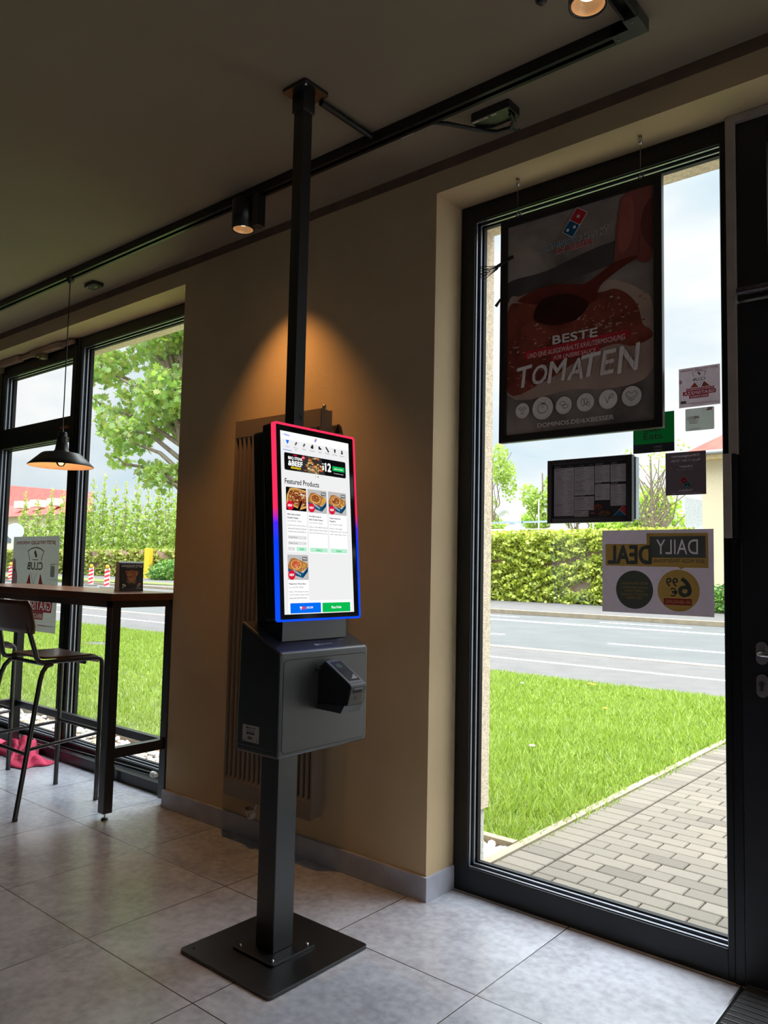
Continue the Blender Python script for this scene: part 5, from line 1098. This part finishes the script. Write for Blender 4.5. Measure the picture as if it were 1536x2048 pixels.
def ivy_wall(name, label, x0, y0, x1, y1, z0, z1, n, m, size, gap=0.):
    t = thing(name, label, 'wall', ((x0 + x1) / 2, (y0 + y1) / 2, z0))
    d = Vector((x1 - x0, y1 - y0)).normalized(); nx, ny = d.y, -d.x
    if ny > 0: nx, ny = -nx, -ny
    G().add([(x0, y0, z0 - .4), (x1, y1, z0 - .4), (x1, y1, z1 - .1), (x0, y0, z1 - .1), (x0 - nx * .35, y0 - ny * .35, z0 - .4), (x1 - nx * .35, y1 - ny * .35, z0 - .4), (x1 - nx * .35, y1 - ny * .35, z1 - .1), (x0 - nx * .35, y0 - ny * .35, z1 - .1)], [(0, 1, 2, 3), (4, 7, 6, 5), (3, 2, 6, 7), (0, 3, 7, 4), (1, 5, 6, 2)]).build('brick_wall', BRICK, t)
    u = rs.uniform(0, 1, n); h = rs.uniform(0, 1, n) ** .92; dd = rs.uniform(.02, .42, n)
    keep = np.sin(u * (abs(x1 - x0)) * 1.1 + 2 * np.sin(h * 6)) * np.sin(h * 9 + 3 * np.sin(u * abs(x1 - x0) * .6)) < 1 - gap + rs.uniform(-.2, .2, n)
    u, h, dd = u[keep], h[keep], dd[keep]; dd = dd * (.6 + .5 * np.sin(u * 60 + 3 * np.sin(h * 10)) ** 2)
    top = h > .93; dd = np.where(top, rs.uniform(-.4, .42, len(u)), dd)
    c = np.stack([x0 + (x1 - x0) * u + nx * dd, y0 + (y1 - y0) * u + ny * dd, z0 + (z1 - z0) * h], 1)
    v, k = leaves(c, rs.uniform(.6, 1.3, len(u)) * size, 'ivy'); o = fast('ivy', v, k, m, t); o['kind'] = 'stuff'
    return t
ivy_wall('ivy_wall', 'tall wall thickly covered in yellow-green ivy across the street beyond the tall window', -27, 27.5, -9.0, 27.0, .12, 2.90, 46000, IVY, .13, .24)
ivy_wall('ivy_wall', 'lower thinly overgrown wall across the street beyond the left window', -92, 38.5, -46, 35.0, .02, 2.44, 22000, IVD, .24, .55)
def tree(name, label, base, blobs, n, size, m, trunk, group=None, shape='quad', limbs=(), r0=.12, bark=None, cat='tree'):
    t = thing(name, label, cat, base, group)
    g = G(); g.tube(trunk, [r0 * (1 - .7 * i / (len(trunk) - 1)) for i in range(len(trunk))], 8)
    for l_ in limbs: g.tube(l_, [r0 * .4 * (1 - .8 * i / (len(l_) - 1)) + .006 for i in range(len(l_))], 6)
    g.build('trunk', bark or BARK, t)
    bl = np.array(blobs, float); wts = bl[:, 3] * bl[:, 4] * bl[:, 5]; pick = rs.choice(len(bl), n, p=wts / wts.sum())
    d = rs.normal(size=(n, 3)); d /= np.linalg.norm(d, axis=1)[:, None]; q = rs.uniform(.25, 1, n) ** .5
    c = bl[pick, :3] + d * bl[pick, 3:6] * q[:, None] * (1 + rs.normal(0, .07, n))[:, None]
    if shape == 'maple': c = c[rs.uniform(0, 1, n) < 1]
    v, k = leaves(c, rs.uniform(.6, 1.35, len(c)) * size, shape); o = fast('foliage', v, k, m, t); o['kind'] = 'stuff'
    return t
# young maple in front of the left window
ML = leafy('maple_leaves', [(118, 154, 60), (152, 186, 82), (136, 170, 96), (174, 202, 90), (166, 170, 84), (128, 162, 94)], .55)
blobs = []
bx, by = -10.3, 7.7
lim = []
for tx, ty, tz, r in ((-13.7, 7.9, 6.9, .55), (-12.9, 7.4, 7.4, .6), (-12.0, 8.2, 7.7, .7), (-11.2, 7.6, 7.5, .8), (-13.4, 8.1, 5.9, .6), (-12.5, 7.6, 6.2, .7), (-11.6, 7.9, 6.5, .7), (-10.8, 7.5, 6.3, .8), (-14.1, 8.0, 5.2, .5), (-13.2, 7.6, 4.9, .6), (-12.2, 8.0, 5.1, .6), (-11.3, 7.7, 5.2, .7), (-12.9, 7.7, 3.9, .55), (-12.2, 7.5, 3.5, .55), (-11.5, 7.9, 3.9, .7), (-10.9, 7.6, 4.1, .8), (-11.9, 7.8, 2.9, .40), (-11.2, 7.6, 2.75, .45), (-13.9, 7.8, 6.2, .4), (-10.4, 7.7, 5.4, .8), (-12.4, 7.8, 4.35, .45), (-13.6, 7.7, 4.35, .3), (-12.9, 7.8, 3.2, .3)):
    blobs.append((tx, ty, tz, r, r * .8, r * .62)); lim.append([(bx - .2 - (tz - 2.4) * .12, by, 1.9 + (tz - 2.2) * .60), ((bx + tx) / 2 - .1, (by + ty) / 2, 2.0 + (tz - 2.0) * .78), (tx + .15, ty, tz - .1), (tx - .2, ty, tz + .1)])
tree('maple_tree', 'young maple with large pale green lobed leaves filling the left window', (bx, by, Zg), blobs, 9000, .112, ML, [(bx, by, Zg - .1), (bx, by, 1.6), (-10.9, 7.7, 3.4), (-11.5, 7.7, 5.2), (-11.9, 7.8, 7.6)], shape='maple', limbs=lim, r0=.10)
# columnar hornbeams behind the left wall
HB = leafy('hornbeam_leaves', [(122, 150, 52), (150, 178, 66), (172, 194, 88), (140, 166, 72), (192, 204, 116)], .4)
px = [(-86, 8.4), (-82.5, 7.8), (-79, 8.6), (-76, 8.3), (-73.6, 8.0), (-71.6, 9.3), (-69.2, 9.1), (-67.0, 9.2), (-64.6, 8.4), (-62.6, 8.2), (-60.6, 8.5), (-58.6, 7.4), (-56.8, 8.6), (-55.0, 8.3), (-53.4, 8.6), (-51.6, 7.6), (-49.8, 7.4)]
first = None
for i, (x, h) in enumerate(px):
    y = 37.2 + (-x - 46) * .085; z0 = .1
    if first is None:
        bl = [(x + .1 * (k % 3 - 1), y, z0 + .8 + k * .85, .98 * (1 - (k / 9.6) ** 1.6) + .12, .9 * (1 - (k / 9.6) ** 1.6) + .1, .62) for k in range(10)]
        first = tree('hornbeam', 'narrow columnar tree in the row behind the far wall beyond the left window', (x, y, z0), bl, 1700, .24, HB, [(x, y, z0), (x + .1, y, 5), (x, y, 8.8)], 'columnar trees beyond the left window', limbs=[[(x + .05 * k, y, 1.2 + k * .8), (x + (.7 if k % 2 else -.7), y, 2.6 + k * .8)] for k in range(7)], r0=.1, bark=mat('pale_bark', (176, 160, 140), .9)); fx, fy = x, y
    else:
        c = copy_tree(first, (x - fx, y - fy, 0)); c.scale = (1, 1, h / 8.6); c.rotation_euler = (0, 0, i * 1.3)
# things beyond the left window
t = thing('red_roofed_house', 'long house with red tiled roof and white dormers behind the tree row', 'house', (-100, 46, 0))
g = G(); g.box(-135, -104, 46, 58, 0, 7.0); g.prism([(-104, 46), (-81, 46), (-103, 57)], 0, 7.0, axis=2); g.build('wall', mat('house_cream', (226, 214, 192), .9), t)
RT = mat('red_roof_tiles', (170, 74, 64), .8, c2=(150, 58, 50), scale=1.5, bump=.6, bscale=3)
g = G(); g.add([(-140, 45.2, 6.9), (-80, 45.2, 6.9), (-92, 52, 10.2), (-140, 52, 14.6), (-140, 59, 6.9), (-106, 59, 6.9)], [(0, 1, 2, 3), (3, 2, 5, 4), (1, 5, 2)]); g.build('roof', RT, t)
for x in (-101.0, -96.8, -92.4): G().box(x, x + 1.5, 46.2, 47.6, 8.1, 9.0).build('dormer', MATS['house_cream'], t)
g = G()
for x in range(-110, -80, 4): g.box(x, x + 1.2, 45.95, 46.02, 3.6, 5.2)
g.build('window', mat('far_window_pane', (90, 104, 120), .2), t)
t = thing('round_traffic_sign', 'round traffic sign seen from behind on a grey post beyond the left window', 'sign', (-47.75, 22.0, Zg))
G().tube([(-47.75 - 1.05 * 0 + 0, 22.0, 3.1)] * 0 or [(-47.75, 22.02, 3.1), (-47.75, 21.98, 3.1)], .5, 28).build('sign_disc', mat('sign_back_grey', (186, 200, 206), .5), t); G().cyl((-47.75, 22.06, Zg), (-47.75, 22.06, 3.5), .035, 12).build('post', mat('galvanised', (150, 156, 160), .5, .5), t)
t.rotation_euler = (0, 0, math.radians(62))
BW, BR, BO = mat('beacon_white', (236, 232, 228), .5), mat('beacon_red', (214, 50, 62), .5), mat('beacon_orange', (250, 160, 30), .4)
def beacon(x, y, label, lean):
    t = thing('warning_beacon', label, 'beacon', (x, y, Zg), 'red and white warning beacons on the street'); g = G(); h_ = G()
    dx, dy = .78, -.62
    for k in range(8):
        z0, z1 = Zg + .12 + k * .115, Zg + .12 + (k + 1) * .115; sk_ = .10
        (g if k % 2 else h_).add([(x - .13 * dy * -1, y - .13 * dx * 1, z0), (x + .13 * -dy, y + .13 * dx, z0 + sk_), (x + .13 * -dy, y + .13 * dx, z1 + sk_), (x - .13 * -dy, y - .13 * dx, z1)], [(0, 1, 2, 3)])
    pl_ = G().add([(x + .135 * -dy, y + .135 * dx, Zg + .1), (x - .135 * -dy, y - .135 * dx, Zg + .1), (x - .135 * -dy - .03, y - .135 * dx + .03, Zg + .1), (x + .135 * -dy - .03, y + .135 * dx + .03, Zg + .1)] + [(x + .135 * -dy, y + .135 * dx, Zg + 1.14), (x - .135 * -dy, y - .135 * dx, Zg + 1.05), (x - .135 * -dy - .03, y - .135 * dx + .03, Zg + 1.05), (x + .135 * -dy - .03, y + .135 * dx + .03, Zg + 1.14)], [(0, 1, 2, 3), (4, 7, 6, 5), (0, 4, 5, 1), (1, 5, 6, 2), (2, 6, 7, 3), (3, 7, 4, 0)]).build('panel', BW, t)
    for o_, q_ in ((h_, BR),):
        o_.v = [(a + .012, b - .012, c) for a, b, c in o_.v]; o_.build('stripe', q_, pl_)
    G().lathe([(0, 1.30), (.09, 1.27), (.10, 1.18), (.09, 1.08), (0, 1.07)], (x, y, Zg), 16).build('lamp', BO, t); G().prism(rrect(x - .4, x + .4, y - .22, y + .22, .08), Zg, Zg + .1, axis=2).build('rubber_foot', mat('rubber_foot_grey', (120, 116, 110), .8), t)
beacon(-43.3, 24.6, 'red and white striped warning beacon with orange lamp, middle one of three', 0); beacon(-39.0, 23.1, 'red and white striped warning beacon with orange lamp nearest the tent card', 0); beacon(-53.5, 24.5, 'striped warning beacon at the far left, partly behind the club poster', 0)
tag(G().box(-53.2, -52.5, 34.6, 34.9, 0, 2.5).build('yellow_post', mat('yellow_post_paint', (246, 180, 40), .6)), 'wide yellow post at the far wall beyond the left window', 'post')
def bush(name, label, blobs, n, size, m, cat='bush'):
    bl = blobs[0]; return tree(name, label, (bl[0], bl[1], .1), blobs, n, size, m, [(bl[0], bl[1], 0), (bl[0], bl[1], bl[2])], r0=.05, cat=cat)
GB = leafy('bush_leaves', [(62, 104, 38), (92, 136, 52), (120, 158, 66), (78, 122, 60)], .3)
bush('hedge_bush', 'round green bush before the far wall at the right end of the left window view', [(-47.6, 33.2, .6, 2.6, 1.0, 1.0)], 2600, .2, GB); bush('hedge_bush', 'green bush at the foot of the cream house beyond the tall window', [(-7.6, 26.2, .45, .8, .6, .55), (-6.4, 26.2, .45, .8, .6, .55)], 2200, .13, GB)
# beyond the tall window, right: house, roofs, trees
t = thing('cream_house', 'cream house with orange-red roof at the right edge of the tall window view', 'house', (-3, 28, 0))
G().box(-8.6, 4, 27.0, 36, 0, 5.15).build('wall', mat('house_yellow_cream', (206, 192, 160), .9, var=.03), t)
g = G(); g.box(-8.95, 4.4, 26.6, 36.4, 5.15, 5.30); g.build('eaves', mat('eaves_ochre', (210, 186, 140), .8), t)
G().tube([(-9.05, 26.50, 5.36), (4.4, 26.50, 5.36)], .07, 10).build('gutter', mat('gutter_zinc', (176, 180, 184), .4, .6), t)
OR_ = mat('orange_roof_tiles', (158, 48, 34), .8, c2=(180, 66, 48), scale=2, bump=.8, bscale=5)
G().add([(-9.1, 26.5, 5.36), (4.5, 26.5, 5.36), (4.5, 36.5, 5.36), (-9.1, 36.5, 5.36), (-5.2, 31.5, 8.4), (2, 31.5, 8.4)], [(0, 1, 5, 4), (1, 2, 5), (2, 3, 4, 5), (3, 0, 4)]).build('roof', OR_, t)
G().box(-5.0, -3.4, 26.98, 27.02, 1.6, 3.4).build('window', MATS['far_window_pane'], t)
t = thing('flat_roofed_hall', 'low white industrial hall roof behind the ivy wall', 'hall', (-24, 41, 0))
G().box(-36, -16, 40.5, 43, .1, 3.55).build('wall', mat('hall_white', (222, 220, 214), .8), t)
G().add([(-36, 40, 3.6), (-20.5, 40, 3.75), (-16.5, 40, 3.1), (-36, 43, 4.0), (-22, 43, 3.95), (-16.5, 43, 3.3)], [(0, 1, 4, 3), (1, 2, 5, 4)]).build('roof', mat('hall_roof_pale', (228, 216, 204), .7, var=.08), t)
g = G(); g.box(-36, -20, 40.0, 40.06, 4.12, 4.22); [g.box(x, x + .06, 40.0, 40.06, 3.5, 4.2) for x in range(-35, -20, 3)]; g.build('parapet_rail', mat('rail_blue_grey', (150, 168, 186), .5), t)
ZN = mat('zinc_pale', (206, 208, 214), .5, .2)
t = thing('roof_vent', 'bent white ventilation pipe on the hall roof left of the menu case', 'vent', (-23.9, 40.2, 3.7)); G().tube([(-23.7, 40.4, 3.7), (-23.7, 40.4, 4.5)] + [(-24.2 + .5 * math.cos(a), 40.4, 4.5 + .5 * math.sin(a)) for a in (.4, .8, 1.2, 1.6, 2.0)] + [(-24.75, 40.4, 4.72)], .36, 18).build('pipe', ZN, t); G().lathe([(.36, 0), (.62, -.1), (.62, -.35)], (-23.7, 40.4, 4.0), 18).build('collar', ZN, t)
t = thing('roof_vent', 'straight white roof ventilator under the menu case', 'vent', (-20.6, 40.2, 3.6)); G().lathe([(.5, -.2), (.42, 0), (.42, .5), (.6, .62), (0, .75)], (-20.9, 40.4, 3.85), 18).build('pipe', ZN, t); G().lathe([(1.5, -.3), (.5, .12)], (-20.9, 40.4, 3.7), 18).build('collar', ZN, t)
for i, x in enumerate((-22.3, -20.7 + .05, -18.9)):
    t = thing('light_pole', 'thin pale pole behind the hall roof', 'pole', (x * 1.08, 44, .1), 'thin poles behind the hall'); G().cyl((x * 1.08, 44, .1), (x * 1.08, 44, 5.9), .045, 8).build('pole', ZN, t)
t = thing('sloped_fence', 'grey corrugated sloping fence panel by the cream house', 'fence', (-11.3, 35, .1))
G().add([(-11.9, 35, 3.3), (-10.3, 35, 3.3), (-10.3, 35, 3.6), (-11.0, 35, 4.5), (-11.9, 35, 4.75), (-11.9, 35.3, 3.3), (-10.3, 35.3, 3.3), (-10.3, 35.3, 3.6), (-11.0, 35.3, 4.5), (-11.9, 35.3, 4.75)], [(0, 1, 2, 3, 4), (9, 8, 7, 6, 5), (4, 3, 8, 9), (3, 2, 7, 8), (0, 4, 9, 5)]).build('panel', mat('corrugated_grey', (170, 174, 176), .6), t); G().box(-12.1, -10.2, 34.9, 35.4, .1, 3.3).build('base_wall', mat('base_wall_grey', (196, 196, 196), .8), t)
TL = leafy('tree_leaves', [(120, 150, 50), (160, 186, 84), (184, 204, 100), (140, 168, 70)], .4)
TG = leafy('tree_leaves_bright', [(130, 168, 50), (168, 200, 70), (190, 212, 90)], .4)
def simple(name, label, x, y, z0, h, r, n, m, size, group=None, bare=0):
    b = [(x + rs.uniform(-r, r) * .8, y + rs.uniform(-1, 1), z0 + h * rs.uniform(.35, .95), r * rs.uniform(.25, .45), r * .4, h * rs.uniform(.08, .15)) for _ in range(11)]
    lm = [[(x, y, z0 + h * .3 * (k % 10) / 9 + h * .15), (x + rs.uniform(-.6, .6) * r, y, z0 + h * (.35 + .030 * (k % 10))), (x + rs.uniform(-1, 1) * r, y, z0 + h * (.58 + .040 * (k % 10)))] for k in range(10 + bare)]
    return tree(name, label, (x, y, z0), b, n, size, m, [(x, y, z0), (x + .1, y, z0 + h * .5), (x, y, z0 + h * .95)], group, limbs=lm, r0=.14)
simple('loose_tree', 'tall loose birch-like tree behind the hall at the left of the tall window view', -29.2, 46.5, .1, 10.0, 1.9, 2600, TL, .2)
simple('loose_tree', 'airy young tree behind the hall, left of the menu case', -25.2, 46.5, .1, 8.2, 1.6, 1900, TL, .2)
simple('loose_tree', 'fresh green tree peeking out left of the menu case', -23.0, 47, .1, 7.6, 1.8, 1800, TG, .2)
simple('twiggy_tree', 'half-bare twiggy tree below the dark opening hours sticker', -14.6, 38, .1, 7.4, 1.9, 1000, TL, .14, bare=34)
for i, (x, h, r, lab) in enumerate(((-26.4, 5.6, 3., 'low bright green tree mass behind the roof vent pipe'), (-20.0, 4.9, 3., 'low bright green trees under the menu case'), (-16.4, 6.4, 2.0, 'bright green tree right of the menu case'), (-13.0, 5.2, 2.0, 'round green tree left of the sloping fence'), (-17.4, 4.8, 2.5, 'low green trees above the ivy wall'))):
    b = [(x * 1.1 + rs.uniform(-r, r) * .8, 48, .1 + h * rs.uniform(.4, .88), r * .5, r * .5, h * .16) for _ in range(10)]
    tree('green_tree', lab, (x * 1.1, 48, .1), b, 2600, .28, TG, [(x * 1.1, 48, .1), (x * 1.1, 48, h * .8)])
